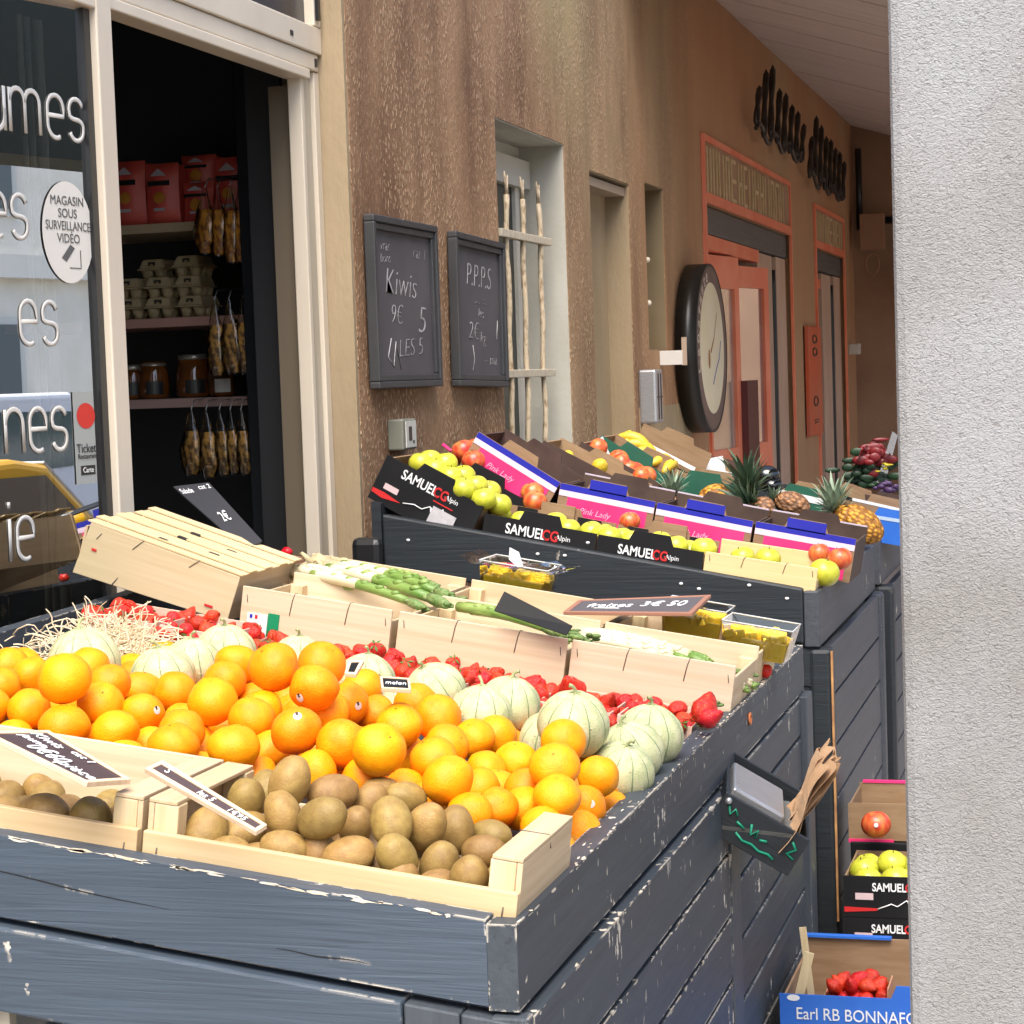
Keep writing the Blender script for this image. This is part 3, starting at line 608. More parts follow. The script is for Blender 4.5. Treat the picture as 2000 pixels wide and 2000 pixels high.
su = thing('shelf_unit', 'black shelf unit with pale shelf edges inside the open shop door', 'shelves', T(-2.95, SY, 0)); su.matrix_world = T(0, 0, 0)
mb = MB(); mb.box((-3.7, SY + .45, 0), (-2.57, SY + .47, 2.9)); mb.box((-2.62, SY + .002, 0), (-2.57, SY + .449, 2.9)); part('back_panel', mb, DARKIN, su)
mb = MB(); mb.box((-2.648, SY - .16, 0), (-2.566, SY - .002, 3.1)); part('upright', mb, mat('charcoal upright', (.012, .014, .018), .35), su, bev=.006)
SHE = [mat('pale shelf edge', (.42, .32, .2), .5), mat('pink shelf edge', (.45, .24, .19), .5), mat('dusty pink shelf edge', (.40, .26, .22), .5)]
for z, m in ((2.12, SHE[0]), (1.805, SHE[1]), (1.535, SHE[2])):
    mb = MB(); mb.box((-3.6, SY, z), (-2.66, SY + .42, z + .03)); part('shelf', mb, m, su)
# red pasta packets
RP = mat('glossy red packet', (.55, .06, .05), .4, (.62, .1, .07), 6, bump=.4, bscale=18)
def packet(x, y, z, w_, h, label, lay=False):
    t = thing('packet', label, 'packet', T(x, y, z) @ (Rz(random.uniform(-.06, .06))), 'red packets on the top shelf')
    mb = MB(); v = []
    for i in range(9):
        u = i / 8
        for j in range(7):
            a = j / 6; bul = math.sin(PI * min(1, max(0, a))) * .03 * (1 - abs(2 * u - 1) ** 6)
            v.append((w_ * (a - .5) * (1 - .05 * math.sin(u * PI)), -bul - .01, h * u))
    mb.add(v, [(i * 7 + j, i * 7 + j + 1, (i + 1) * 7 + j + 1, (i + 1) * 7 + j) for i in range(8) for j in range(6)], 0, None, True)
    mb.box((-w_ / 2 + .004, -.008, .002), (w_ / 2 - .004, .05, h - .006)); part('wrapper', mb, RP, t)
    mb = MB(); mb.sphere((0, -.040, h * .42), (.022, .003, .02), 12, 8); part('emblem', mb, mat('yellow emblem', (.5, .2, .02), .5), t)
    pe = mat('pale emblem', (.4, .35, .4), .5) if 'pale emblem' not in bpy.data.materials else bpy.data.materials['pale emblem']; mb = MB(); mb.add([(-.03, -.041, h * .78), (.03, -.041, h * .78), (.012, -.041, h * .86), (0, -.041, h * .9), (-.014, -.041, h * .85)], [(0, 1, 2, 3, 4)]); part('emblem', mb, pe, t)
    mb = MB(); mb.box((-.02, -.0425, h * .2), (.02, -.0405, h * .25)); part('emblem', mb, pe, t); mb = MB(); mb.box((-.04, -.0405, h * .62), (.04, -.0385, h * .7)); part('emblem', mb, BLACKC, t)
    return t
packet(-3.13, SY + .05, 2.151, .13, .215, 'red packet at the left end of the top shelf by the door post'); packet(-3.0, SY + .04, 2.151, .125, .2, 'red packet with pale peak mark, second on the top shelf'); packet(-2.875, SY + .05, 2.151, .11, .13, 'short red packet half behind the hanging bags')
packet(-2.77, SY + .08, 2.151, .12, .21, 'red packet at the right end of the top shelf'); packet(-2.9, SY + .12, 2.26, .13, .12, 'red packet lying on the back of the top shelf')
# egg boxes
EGG = mat('grey pulp', (.36, .27, .14), .9, (.42, .33, .19), 30, bump=.3, bscale=120)
def eggbox():
    t = thing('egg_box', 'x', 'egg box'); mb = MB()
    mb.hexa([(-.048, 0, .04), (.048, 0, .04), (.048, .14, .04), (-.048, .14, .04), (-.037, .01, .072), (.037, .01, .072), (.037, .13, .072), (-.037, .13, .072)]); part('lid', mb, EGG, t, bev=.006)
    mb = MB(); mb.box((-.05, -.003, .035), (.05, .143, .0395))
    for x in (-.025, .025):
        for y_ in (.025, .07, .115): mb.lathe([(.014, 0), (.023, .034)], 10, 0, T(x, y_, 0))
    part('cup_tray', mb, EGG, t)
    mb = MB(); mb.box((-.012, .0, .056), (.012, .004, .062)); mb.box((-.012, .0, .05), (-.006, .003, .057)); mb.box((.006, .0, .05), (.012, .003, .057)); part('clasp', mb, mat('dark slot', (.03, .02, .015), .9), t)
    return t
eb = eggbox(); first = True
for col, nrow in ((0, 2), (1, 2), (2, 3), (.45, 0), (1.5, 0)):
    rows = range(nrow) if nrow else [2]
    for r_ in rows:
        x = -3.15 + col * .112 + random.uniform(-.004, .004); z = 1.836 + r_ * .067 + (0 if nrow else .0); yy = SY + .03 + (0 if nrow else .1)
        lab = ('pulp egg box in the %s column on the middle shelf, %s' % ({0: 'left', 1: 'centre', 2: 'right'}[col], ('at the bottom', 'second from the bottom', 'on top')[r_])) if nrow else ('pulp egg box set back on top of the %s of the egg boxes' % ('left' if col < 1 else 'middle'))
        M = T(x, yy, z) @ Rz(random.uniform(-.08, .08))
        if first: eb.matrix_world = M; eb['label'] = lab; eb['group'] = 'egg boxes stacked on the shelf'; first = False
        else: dup(eb, M, lab, 'egg boxes stacked on the shelf')
# jars
JG = mat('dark amber preserve', (.09, .03, .006), .12, (.2, .06, .01), 14, spec=.8)
for i, (x, s) in enumerate(((-3.17, .8), (-3.09, 1), (-2.94, 1.15), (-2.84, .9))):
    t = thing('preserve_jar', ('small preserve jar beside the door post on the lower shelf', 'amber preserve jar with a dark label, second on the lower shelf', 'largest amber preserve jar on the lower shelf', 'preserve jar with a pale label next to the hanging bags')[i], 'jar', T(x, SY + .08, 1.566), 'preserve jars on the lower shelf')
    mb = MB(); mb.lathe([(.04 * s, 0), (.052 * s, .01), (.054 * s, .05), (.05 * s, .09), (.04 * s, .105 * (s + .2))], 24); part('glass', mb, JG, t)
    mb = MB(); mb.lathe([(.043 * s, .105), (.044 * s, .108), (.044 * s, .120), (.038 * s, .122)], 24, 0, T(0, 0, .021 * s - .021 + (.0 if s < 1.1 else .02))); part('lid', mb, mat('tin lid', (.3, .27, .22), .35, metal=.6), t)
    mb = MB(); n_ = 8; mb.add([(.0555 * s * math.sin(a), -.0555 * s * math.cos(a), z) for z in (.015, .06) for a in [(-.5 + i / 7) * 1.1 + .5 for i in range(8)]], [(j, j + 1, j + 9, j + 8) for j in range(7)]); part('paper_label', mb, BLACK if i < 3 else WHITE, t)
# hanging bags
FILM = glass('clear film', (.93, .9, .85), .0)
DRY = [mat('dried fruit mix', (.95, .42, .06), .2, (.35, .13, .03), 55, (1, 1, .6), (.42, .58), bump=1, bscale=60), mat('dried mushroom mix', (.9, .50, .13), .22, (.2, .11, .05), 60, (1, 1, .6), (.42, .58), bump=1, bscale=70)]
def bag(px, py, hpx, wpx, k, label, Y):
    p = hy(px, py, Y); sc_ = (p - EYE).length / FPX; h = hpx * sc_; w_ = wpx * sc_
    t = thing('hanging_bag', label, 'bag', T(p) @ Ry(random.uniform(-.05, .05)), 'clear bags of dried snacks hanging by the shelves')
    mb = MB(); n_ = 10; v = []; seed = random.random() * 50
    for i in range(13):
        u = i / 12; rr = w_ / 2 * (.14 + .86 * min(1, (u * 1.9)) ** 1.1) * (1 - max(0, u - .82) * 2.6) * 1.45
        for j in range(n_):
            a = 2 * PI * j / n_; q = 1 + .28 * noise.noise(Vector((math.cos(a) * 1.5, math.sin(a) * 1.5, u * 5 + seed)))
            v.append((rr * q * math.cos(a), rr * .5 * q * math.sin(a), -h * u))
    mb.add(v, [(i * n_ + j, (i + 1) * n_ + j, (i + 1) * n_ + (j + 1) % n_, i * n_ + (j + 1) % n_) for i in range(12) for j in range(n_)], 0, None, True)
    vv = [Vector((x * .86, y_ * .8, -h * .28 + (z + h) * -0 if False else z)) for x, y_, z in v if z < -h * .3]
    part('film', mb, FILM, t)
    mb = MB(); nr = len(vv) // n_; vv2 = [Vector((q.x, q.y, q.z * .97)) for q in vv]
    mb.add(vv2, [(i * n_ + j, (i + 1) * n_ + j, (i + 1) * n_ + (j + 1) % n_, i * n_ + (j + 1) % n_) for i in range(nr - 1) for j in range(n_)] + [list(range(n_))], 0, None, True); part('contents', mb, DRY[k], t)
    mb = MB(); mb.tube([(0, 0, 0), (0, .03, .03), (0, .12, .035)], .002, 5); part('hook', mb, STEEL, t)
BL = 'bag of orange dried snacks, %s in the upper hanging row'; BY = SY - .1
for i, (x, y_, h, wd) in enumerate(((400, 366, 128, 34), (424, 366, 132, 26), (448, 362, 150, 28), (468, 362, 150, 24))): bag(x, y_, h, wd, 0, BL % ('first from the left', 'second from the left', 'third from the left', 'last on the right')[i], BY)
for i, (x, y_, h, wd) in enumerate(((418, 585, 150, 30), (446, 585, 145, 36), (474, 580, 150, 30))): bag(x, y_, h, wd, 1, 'bag of mixed dried fruit, %s of three beside the jars' % ('left', 'middle', 'right')[i], BY)
for i, (x, y_, h, wd) in enumerate(((373, 800, 128, 34), (402, 800, 134, 30), (428, 800, 130, 24), (449, 800, 126, 22), (470, 800, 128, 24), (492, 795, 125, 22))): bag(x, y_, h, wd, 1, 'bag of dried mushrooms, %s in the lowest hanging row' % ('first from the left', 'second from the left', 'third from the left', 'fourth from the left', 'fifth from the left', 'last on the right')[i], BY)

# ================================================================ PILLAR
def pillar_mat():
    m = mat('white roughcast pillar', (.4, .4, .4), .9); n, L, b = nd(m); tc = n.new('ShaderNodeTexCoord'); O = tc.outputs['Object']
    a = n.new('ShaderNodeTexNoise'); a.inputs['Scale'].default_value = 190; a.inputs['Detail'].default_value = 4; a.inputs['Distortion'].default_value = 1.2; L.new(O, a.inputs['Vector'])
    mp = n.new('ShaderNodeMapping'); mp.inputs['Scale'].default_value = (1, 1, 1.5); mp.inputs['Rotation'].default_value = (0, .35, 0); L.new(O, mp.inputs[0]); L.new(mp.outputs[0], a.inputs['Vector'])
    c = n.new('ShaderNodeTexNoise'); c.inputs['Scale'].default_value = 2.2; c.inputs['Detail'].default_value = 7; L.new(O, c.inputs['Vector'])
    r1 = n.new('ShaderNodeValToRGB'); e = r1.color_ramp.elements; e[0].position = .38; e[1].position = .6; e[0].color = (.22, .21, .195, 1); e[1].color = (.305, .305, .305, 1); L.new(c.outputs['Fac'], r1.inputs[0])
    r2 = n.new('ShaderNodeMapRange'); r2.inputs[1].default_value = .42; r2.inputs[2].default_value = .33; r2.inputs[4].default_value = .75; L.new(a.outputs['Fac'], r2.inputs[0])
    mx = node(n, 'ShaderNodeMix', data_type='RGBA'); L.new(r2.outputs[0], mx.inputs['Factor']); L.new(r1.outputs[0], mx.inputs['A']); mx.inputs['B'].default_value = (.16, .15, .14, 1); L.new(mx.outputs['Result'], b.inputs['Base Color'])
    bp = n.new('ShaderNodeBump'); bp.inputs['Strength'].default_value = .9; bp.inputs['Distance'].default_value = .004; L.new(a.outputs['Fac'], bp.inputs['Height']); L.new(bp.outputs[0], b.inputs['Normal']); return m
mb = MB(); mb.box((-.219, 2.33, 0), (.30, 2.85, 3.1))
o = solo('pillar', mb, pillar_mat(), 'square white roughcast pillar at the right, close to the camera', 'pillar', bev=.012)
# ================================================================ STREET SEEN IN THE SHOP WINDOW
FAC = mat('cream street facade', (.74, .70, .60), .8, (.82, .78, .70), 2)
b2 = thing('building', 'pale facade across the street, seen only mirrored in the shop window', 'building')
mb = MB(); mb.box((14, -10, -.2), (15, 60, 6.4)); part('wall', mb, FAC, b2)
WG = mat('far window glass', (.10, .12, .13), .2); WF = mat('far window frame', (.6, .6, .56), .6)
for k in range(14):
    y0 = 6 + k * 2.6
    for z0 in (.9, 3.9):
        mb = MB(); mb.box((13.96, y0, z0), (13.999, y0 + 1.3, z0 + 1.7)); wn = part('window', mb, WF, b2)
        mb = MB(); mb.box((13.94, y0 + .1, z0 + .1), (13.959, y0 + .6, z0 + 1.6)); mb.box((13.94, y0 + .7, z0 + .1), (13.959, y0 + 1.2, z0 + 1.6)); part('pane', mb, WG, wn)
mb = MB(); mb.box((13.8, -10, 3.1), (13.999, 60, 3.4)); part('string_course', mb, mat('pale band', (.7, .68, .62), .7), b2)
def vehicle(name, label, cat, x, y, prof, wid, glassprof, col, zs=0.0, roof=None, heading=0):
    t = thing(name, label, cat, T(x, y, zs) @ Rz(heading))
    R = Rz(PI / 2)    # profile x -> +Y
    mb = MB(); mb.prism(prof, wid, 0, R @ T(0, -wid, 0)); bo = part('body', mb, col, t, bev=.06, seg=3)
    mb = MB(); mb.prism(glassprof, wid + .02, 0, R @ T(0, -wid - .01, 0)); part('windows', mb, mat('car glass', (.06, .11, .11), .08, spec=1), t)
    L = prof[-1][0] if False else max(p[0] for p in prof)
    for yy in (.75, L - .8):
        for xx in (.0, wid - .2):
            mb = MB(); mb.lathe([(.31, 0), (.33, .04), (.33, .18), (.31, .22)], 28, 0, T(xx - .01, yy, .33) @ Ry(PI / 2)); wh = part('wheel', mb, BLACK, t)
            mb = MB(); mb.lathe([(.2, -.005), (.2, .225)], 16, 0, T(xx - .01, yy, .33) @ Ry(PI / 2)); part('rim', mb, STEEL, wh)
    if name == 'car':
        mb = MB(); mb.prism([(2.38, 1.425), (3.12, .955), (3.10, .945), (2.36, 1.412)], wid - .1, 0, R @ T(0, -wid + .05, 0)); part('windscreen', mb, mat('pale windscreen', (.55, .6, .6), .1), t)
    mb = MB()
    for xx in (-.16, wid + .02): mb.sphere((xx + .07, L - 1.75, 1.0), (.1, .07, .07), 12, 8)
    part('mirror', mb, col, t)
    return t
YEL = mat('yellow car paint', (.92, .50, .01), .4, coat=.2); WHV = mat('white van paint', (.84, .85, .86), .5)
_cw = mirror(dep(200, 1018, 15.0)); _co = _cw - Rz(-2 * PD) @ Vector((0, 3.1, 0))
vehicle('car', 'yellow car parked in the street, seen only mirrored in the shop window', 'car', _co.x, _co.y,
        [(0, .25), (4.2, .25), (4.25, .62), (4.1, .78), (3.1, .93), (2.35, 1.40), (1.9, 1.46), (.95, 1.44), (.15, .98), (0, .8)], 1.7,
        [(.45, 1.0), (2.8, 1.0), (2.28, 1.33), (1.0, 1.35)], YEL, -.3, heading=-2 * PD)
_vw = mirror(dep(190, 900, 21.5)); _vo = _vw - Rz(-2 * PD) @ Vector((0, 4.2, 0))
vehicle('van', 'white van parked beyond the yellow car, seen only mirrored in the shop window', 'van', _vo.x, _vo.y,
        [(0, .3), (4.3, .3), (4.35, .8), (4.28, 1.25), (3.95, 1.8), (3.7, 1.9), (2.4, 1.9), (.1, 1.9), (0, 1.75)], 1.75,
        [(1.6, 1.12), (4.0, 1.15), (3.7, 1.7), (1.6, 1.74)], WHV, -.3, heading=-2 * PD)

# ================================================================ FRONT STAND
Y0, Y1, SW = 2.456, 5.084, 1.42
def slab(mb, sa, sb, ya, yb, n0, n1v, mi=0, S=S1):    # sloping board in stand space
    mb.hexa([S(sb, ya, n0), S(sa, ya, n0), S(sa, yb, n0), S(sb, yb, n0), S(sb, ya, n1v), S(sa, ya, n1v), S(sa, yb, n1v), S(sb, yb, n1v)], mi)
st = thing('market_stand', 'weathered slate blue wooden display stand in front, loaded with oranges, kiwis and melons', 'market stand', T(XR, Y0, 0)); st.matrix_world = T(0, 0, 0)
def boardsy(S, xs, ya, yb, z0, z1, mb=None): mb = mb or MB(); mb.box((xs - .04, ya, z0), (xs, yb, z1)); return mb
CHIP = mat('bare primer showing', (.58, .48, .34), .8, (.70, .66, .58), 40)
cr_ = random.Random(77)
def flake(mb, c_, ly, lz, top=False, mi=1):
    k = cr_.randint(6, 9); pts = []
    for i in range(k):
        a = 2 * PI * i / k; q = cr_.uniform(.35, 1.1); u, v = ly * q * math.cos(a), lz * q * math.sin(a)
        pts.append((c_[0] + v, c_[1] + u, c_[2]) if top else (c_[0], c_[1] + u, c_[2] + v))
    mb.add(pts, [list(range(k))], mi)
def flakes_y(mb, X, ya, yb, z, n, hot=(3.2, 4.6), drips=True):
    for i in range(n):
        y = cr_.uniform(ya, yb) if i % 2 else min(yb, max(ya, cr_.gauss(sum(hot) / 2, (hot[1] - hot[0]) / 2)))
        flake(mb, (X + .0007, y, z - cr_.uniform(-.001, .003)), cr_.uniform(.004, .020), cr_.uniform(.0008, .004))
        if i % 3 == 0: flake(mb, (X - cr_.uniform(.0, .004), y + .003, z + .0007), cr_.uniform(.004, .016), cr_.uniform(.001, .004), True)
        if drips and i % 3 == 1: flake(mb, (X + .0007, y, z - cr_.uniform(.006, .06)), cr_.uniform(.0008, .003), cr_.uniform(.002, .012))
mb = boardsy(S1, XR, Y0, Y1, .905 - .113, .905); flakes_y(mb, XR, Y0 + .01, Y1 - .02, .905, 150)
for i in range(70): flake(mb, (XR - cr_.uniform(.004, .038), cr_.uniform(Y0, Y1), .9058), cr_.uniform(.003, .014), cr_.uniform(.0008, .003), True)
part('side_board', mb, [P_Y, CHIP], st)
mb = MB(); slab(mb, .0405, SW, Y0, Y0 + .035, -.113, 0)
for i in range(60):
    s_ = cr_.uniform(.05, 1.25); p = S1(s_, Y0 - .0007, cr_.uniform(-.003, .001)); k = cr_.randint(6, 9); l_, h_ = cr_.uniform(.004, .028), cr_.uniform(.0008, .0035)
    mb.add([(p.x + l_ * q * math.cos(a), p.y, p.z + h_ * q * math.sin(a) - l_ * q * math.cos(a) * .13) for a, q in [(2 * PI * j / k, cr_.uniform(.4, 1.1)) for j in range(k)]], [list(range(k))], 1)
for (sa, na, sb, nb) in ((.86, -.040, 1.15, -.036), (.48, -.062, .83, -.046), (.86, -.006, .89, -.030), (.2, -.085, .33, -.088)):
    mb.tube([S1(sa + (sb - sa) * u, Y0 - .0002, na + (nb - na) * u + .0012 * math.sin(u * 9 + sa * 30)) for u in [j / 14 for j in range(15)]], [.0009 * math.sin(PI * (j + .6) / 15.2) + .0001 for j in range(15)], 4, mi=2)
part('front_board', mb, [P_X, CHIP, BLACKC], st)
mb = MB(); slab(mb, .0405, SW, Y1 - .035, Y1, -.11, 0); part('back_board', mb, wood('worn brown edge board', (.16, .08, .045), (.26, .13, .07), 'x'), st, bev=.003)
mb = MB()
for a in range(6):
    ya, yb = Y0 + (Y1 - Y0) * a / 6, Y0 + (Y1 - Y0) * (a + 1) / 6
    pa, pb = S1(SW, ya, 0), S1(SW, yb, 0)
    mb.hexa([(pa.x - .04, ya, pa.z - .2), (pa.x, ya, pa.z - .2), (pb.x, yb, pb.z - .2), (pb.x - .04, yb, pb.z - .2), (pa.x - .04, ya, pa.z), (pa.x, ya, pa.z), (pb.x, yb, pb.z), (pb.x - .04, yb, pb.z)])
part('side_board', mb, P_Y, st)
mb = MB(); slab(mb, .041, SW - .002, Y0 + .036, Y1 - .036, -.075, -.055); part('deck', mb, mat('dark deck', (.03, .03, .03), .8), st)
# lower front rail (proud), lower side boards and posts
mb = MB()
def low(sa, sb, n0, n1v): mb.hexa([S1(sb, Y0, n0) + Vector((0, -.012, 0)), S1(sa, Y0, n0) + Vector((0, -.012, 0)), S1(sa, Y0, n0) + Vector((0, .03, 0)), S1(sb, Y0, n0) + Vector((0, .03, 0)), S1(sb, Y0, n1v) + Vector((0, -.012, 0)), S1(sa, Y0, n1v) + Vector((0, -.012, 0)), S1(sa, Y0, n1v) + Vector((0, .03, 0)), S1(sb, Y0, n1v) + Vector((0, .03, 0))])
low(.155, 1.45, -.243, -.124); part('front_rail', mb, P_X, st, bev=.004)
mb = MB(); low(.002, .075, -.245, -.125); low(.077, .152, -.245, -.125); part('rail_end', mb, P_Z, st, bev=.003)
PX = XR + .014
YP = 3.90
for r in range(6):
    z1 = .905 - .124 - r * .127; z0 = z1 - .117
    mb = MB(); mb.box((PX - .03, Y0 + .02, z0), (PX, YP - .002, z1)); flakes_y(mb, PX, Y0 + .03, YP - .01, z1, 46 if r < 2 else 22, (3.0, 3.9)); part('side_slat', mb, [P_Y, CHIP], st)
    mb = MB(); mb.box((PX - .045, YP + .105, z0 + .03), (PX - .012, Y1 - .08, z1 + .03 if r else z1)); part('side_slat', mb, P_Y, st, bev=.004)
for ya, yb, xo in ((YP, YP + .1, .004), (Y1 - .078, Y1 + .02, .004), (Y0 - .01, Y0 + .018, .0)):
    mb = MB(); mb.box((PX - .05, ya, 0 if ya > 3 else .03), (PX + xo, yb, .905 - .118)); part('post', mb, P_Z, st, bev=.003)
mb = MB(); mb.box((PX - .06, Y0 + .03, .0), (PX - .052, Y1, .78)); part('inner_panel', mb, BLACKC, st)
mb = MB()
for yy, zz in ((4.25, .862),): mb.tube([(XR + .003, yy + .011 * math.cos(a), zz + .011 * math.sin(a)) for a in [i * PI / 5 for i in range(11)]], .003, 5)
part('rust_ring', mb, mat('rust ring', (.5, .15, .05), .7), st)
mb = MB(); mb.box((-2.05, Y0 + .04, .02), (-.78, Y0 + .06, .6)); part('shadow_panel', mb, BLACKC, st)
t = thing('wooden_crate', 'rusty brown crate in the dark space under the front rail', 'crate', T(-1.75, 2.49, .6)); mb = MB(); mb.box((-.1, -.02, .0), (.29, -.006, .11)); part('front_panel', mb, mat('orange brown board', (.35, .13, .04), .7), t)
mb = MB(); mb.box((-.1, -.018, .125), (.29, .0, .16)); part('slat', mb, DIRTC, t)

# ================================================================ REAR STANDS (dark)
def rearstand(ya, yb, z0, tilt, wid, label, front=True, base_off=.03):
    t = thing('market_stand', label, 'market stand'); S = lambda s, Y, n: Vector((XR - s, Y, z0 + tilt * s + n))
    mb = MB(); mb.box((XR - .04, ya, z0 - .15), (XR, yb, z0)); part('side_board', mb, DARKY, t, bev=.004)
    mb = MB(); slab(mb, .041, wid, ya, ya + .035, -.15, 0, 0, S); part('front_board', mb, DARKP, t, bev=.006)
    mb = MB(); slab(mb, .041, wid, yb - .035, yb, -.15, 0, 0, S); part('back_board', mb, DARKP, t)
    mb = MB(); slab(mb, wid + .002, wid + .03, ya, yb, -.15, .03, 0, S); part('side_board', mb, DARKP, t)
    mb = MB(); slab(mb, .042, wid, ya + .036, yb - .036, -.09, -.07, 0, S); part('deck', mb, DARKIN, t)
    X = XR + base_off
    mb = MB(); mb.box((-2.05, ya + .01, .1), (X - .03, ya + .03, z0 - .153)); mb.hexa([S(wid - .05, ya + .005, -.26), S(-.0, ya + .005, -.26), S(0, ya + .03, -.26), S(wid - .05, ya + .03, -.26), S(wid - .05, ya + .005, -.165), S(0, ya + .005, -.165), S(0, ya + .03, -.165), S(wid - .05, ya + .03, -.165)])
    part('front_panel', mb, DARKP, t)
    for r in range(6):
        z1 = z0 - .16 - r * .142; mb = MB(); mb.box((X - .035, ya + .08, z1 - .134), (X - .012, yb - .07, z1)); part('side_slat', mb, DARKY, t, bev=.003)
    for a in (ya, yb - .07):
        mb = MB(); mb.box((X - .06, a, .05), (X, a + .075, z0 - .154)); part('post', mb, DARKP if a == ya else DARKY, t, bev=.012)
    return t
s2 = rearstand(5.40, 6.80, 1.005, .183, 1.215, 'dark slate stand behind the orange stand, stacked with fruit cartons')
mb = MB(); mb.box((XR + .0285, 5.3965, .12), (XR + .034, 5.408, .845)); part('worn_edge', mb, mat('bare worn wood', (.5, .27, .1), .8, (.3, .14, .06), 20), s2)
mb = MB(); mb.box((-2.02, 5.36, 1.02), (-1.93, 5.40, 1.165)); part('corner_block', mb, BLACK, s2, bev=.02)
mb = MB()
for px, py in ((797, 1055), (1050, 1082), (1148, 1060), (1103, 1085), (1330, 1140), (1463, 1143), (1537, 1169), (1365, 1150)):
    p = hy(px, py, 5.398); mb.sphere(p, (.006, .002, .004), 6, 5)
part('paint_chip', mb, WHITE, s2)
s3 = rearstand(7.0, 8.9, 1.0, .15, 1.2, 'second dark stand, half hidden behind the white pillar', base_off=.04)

# ---- hanging box on the side of the front stand
hb = thing('hanging_box', 'dark wooden box with green scribbles hooked on the stand side, tilted', 'box')
Mh = frame(hx(1419, 1547, -.695), hy(1583, 1642, 3.86) - hx(1419, 1547, -.695), (0, 1, 0))
hb.matrix_world = Mh
wl = (hy(1583, 1642, 3.86) - hx(1419, 1547, -.695)).length
mb = MB(); mb.box((0, 0, -.085), (wl, .008, 0)); mb.box((0, .245, -.085), (wl, .253, .012)); mb.box((0, .0082, -.085), (.008, .2448, 0)); mb.box((wl - .008, .0082, -.085), (wl, .2448, 0)); mb.box((.0082, .0082, -.085), (wl - .0082, .2448, -.078))
part('case', mb, DARKP, hb, bev=.002)
GI = mat('green paint scribble', (.0, .22, .12), .5)
mb = MB()
for a in ([(.02, -.02), (.03, -.035), (.035, -.02), (.045, -.03)], [(.05, -.04), (.07, -.045)], [(.08, -.03), (.088, -.05), (.098, -.035), (.1, -.05)], [(.11, -.05), (.125, -.045)],
          [(.06, -.06), (.08, -.068), (.1, -.065), (.12, -.07), (.14, -.066), (.155, -.07)], [(.17, -.02), (.185, -.03), (.172, -.045), (.19, -.05)]):
    mb.tube([(x * wl / .2, -.001, z) for x, z in a], .0028, 5)
part('scribble', mb, GI, hb)
mb = MB(); mb.sphere((.012, -.003, -.012), .007, 10, 8); part('screw', mb, STEEL, hb)
mb = MB(); mb.box((-.002, .0, -.12), (wl * .72, .20, -.112)); part('under_tray', mb, mat('worn tray', (.12, .12, .11), .6), hb, Ry(-.42) @ T(.0, .0, .045))
o = solo('steel_block', MB().box((.012, .03, -.07), (wl * .68, .2, .008)), STEEL, 'brushed steel block sitting inside the tilted hanging box', 'metal block', Mh, bev=.005)
PAPER = mat('kraft paper', (.42, .25, .13), .85, (.52, .34, .2), 8, bump=.5, bscale=30)
t = thing('paper_bags', 'bundle of brown paper bags sticking out of the hanging box', 'paper bags', Mh)
for k in range(7):
    mb = MB(); v = []
    for i in range(9):
        u = i / 8; lx = wl - .040 + .007 * k % .03 - .004 * u + .008 * math.sin(u * 6 + k); lz = -.05 + (.185 + .012 * math.sin(k * 2.3)) * u
        for j in range(5):
            v.append((lx + .006 * math.sin(j * 2 + k), .05 + .022 * k * .8 + .03 * (j - 2) * (1 - .25 * u), lz + .006 * math.sin(j * 3 + k + u * 5)))
    mb.add(v, [(i * 5 + j, i * 5 + j + 1, (i + 1) * 5 + j + 1, (i + 1) * 5 + j) for i in range(8) for j in range(4)], 0, None, False)
    o = part('bag_sheet', mb, PAPER, t); sm = o.modifiers.new('s', 'SOLIDIFY'); sm.thickness = .0012
mb = MB(); mb.box((.01, .02, -.12), (wl * .75, .16, -.104)); o = solo('folded_paper', mb, PAPER, 'flat folded brown paper tucked under the hanging box', 'paper', Mh @ Ry(-.40) @ T(0, 0, .035), bev=.004)

# ================================================================ FRUIT
def orange_mat():
    m = mat('orange peel', (.86, .255, .002), .42, (.92, .345, .004), 1.6, (1, 1, 1), (.3, .7), .35, 17, None, .0035, spec=.3, sss=.12, rnd=.10, hue=.009); n, L, b = nd(m)
    b.inputs['Subsurface Radius'].default_value = (.02, .008, .002)
    return m
OM = orange_mat(); DOT = mat('stem scar', (.10, .09, .02), .8)
def pert(seed, k, f=1.6): 
    return lambda d, ph, th: 1 + k * noise.noise(Vector((d.x * f + seed, d.y * f, d.z * f)))
def orange_mesh(seed):
    mb = MB(); mb.sphere((0, 0, 0), (1, 1, .95), 36, 24, f=lambda d, ph, th: (1 + .07 * noise.noise(Vector((d.x * 1.2 + seed, d.y * 1.2, d.z * 1.2))) + .012 * noise.noise(Vector((d.x * 4 + seed, d.y * 4, d.z * 4)))) * (1 - .05 * math.exp(-(th / .16) ** 2)))
    return mb.mesh('orange', OM, True)
OMS = [orange_mesh(i * 7.1) for i in range(5)]
dm = MB(); dm.sphere((0, 0, .905), (.045, .035, .02), 8, 5); DOTM = dm.mesh('stem', DOT)
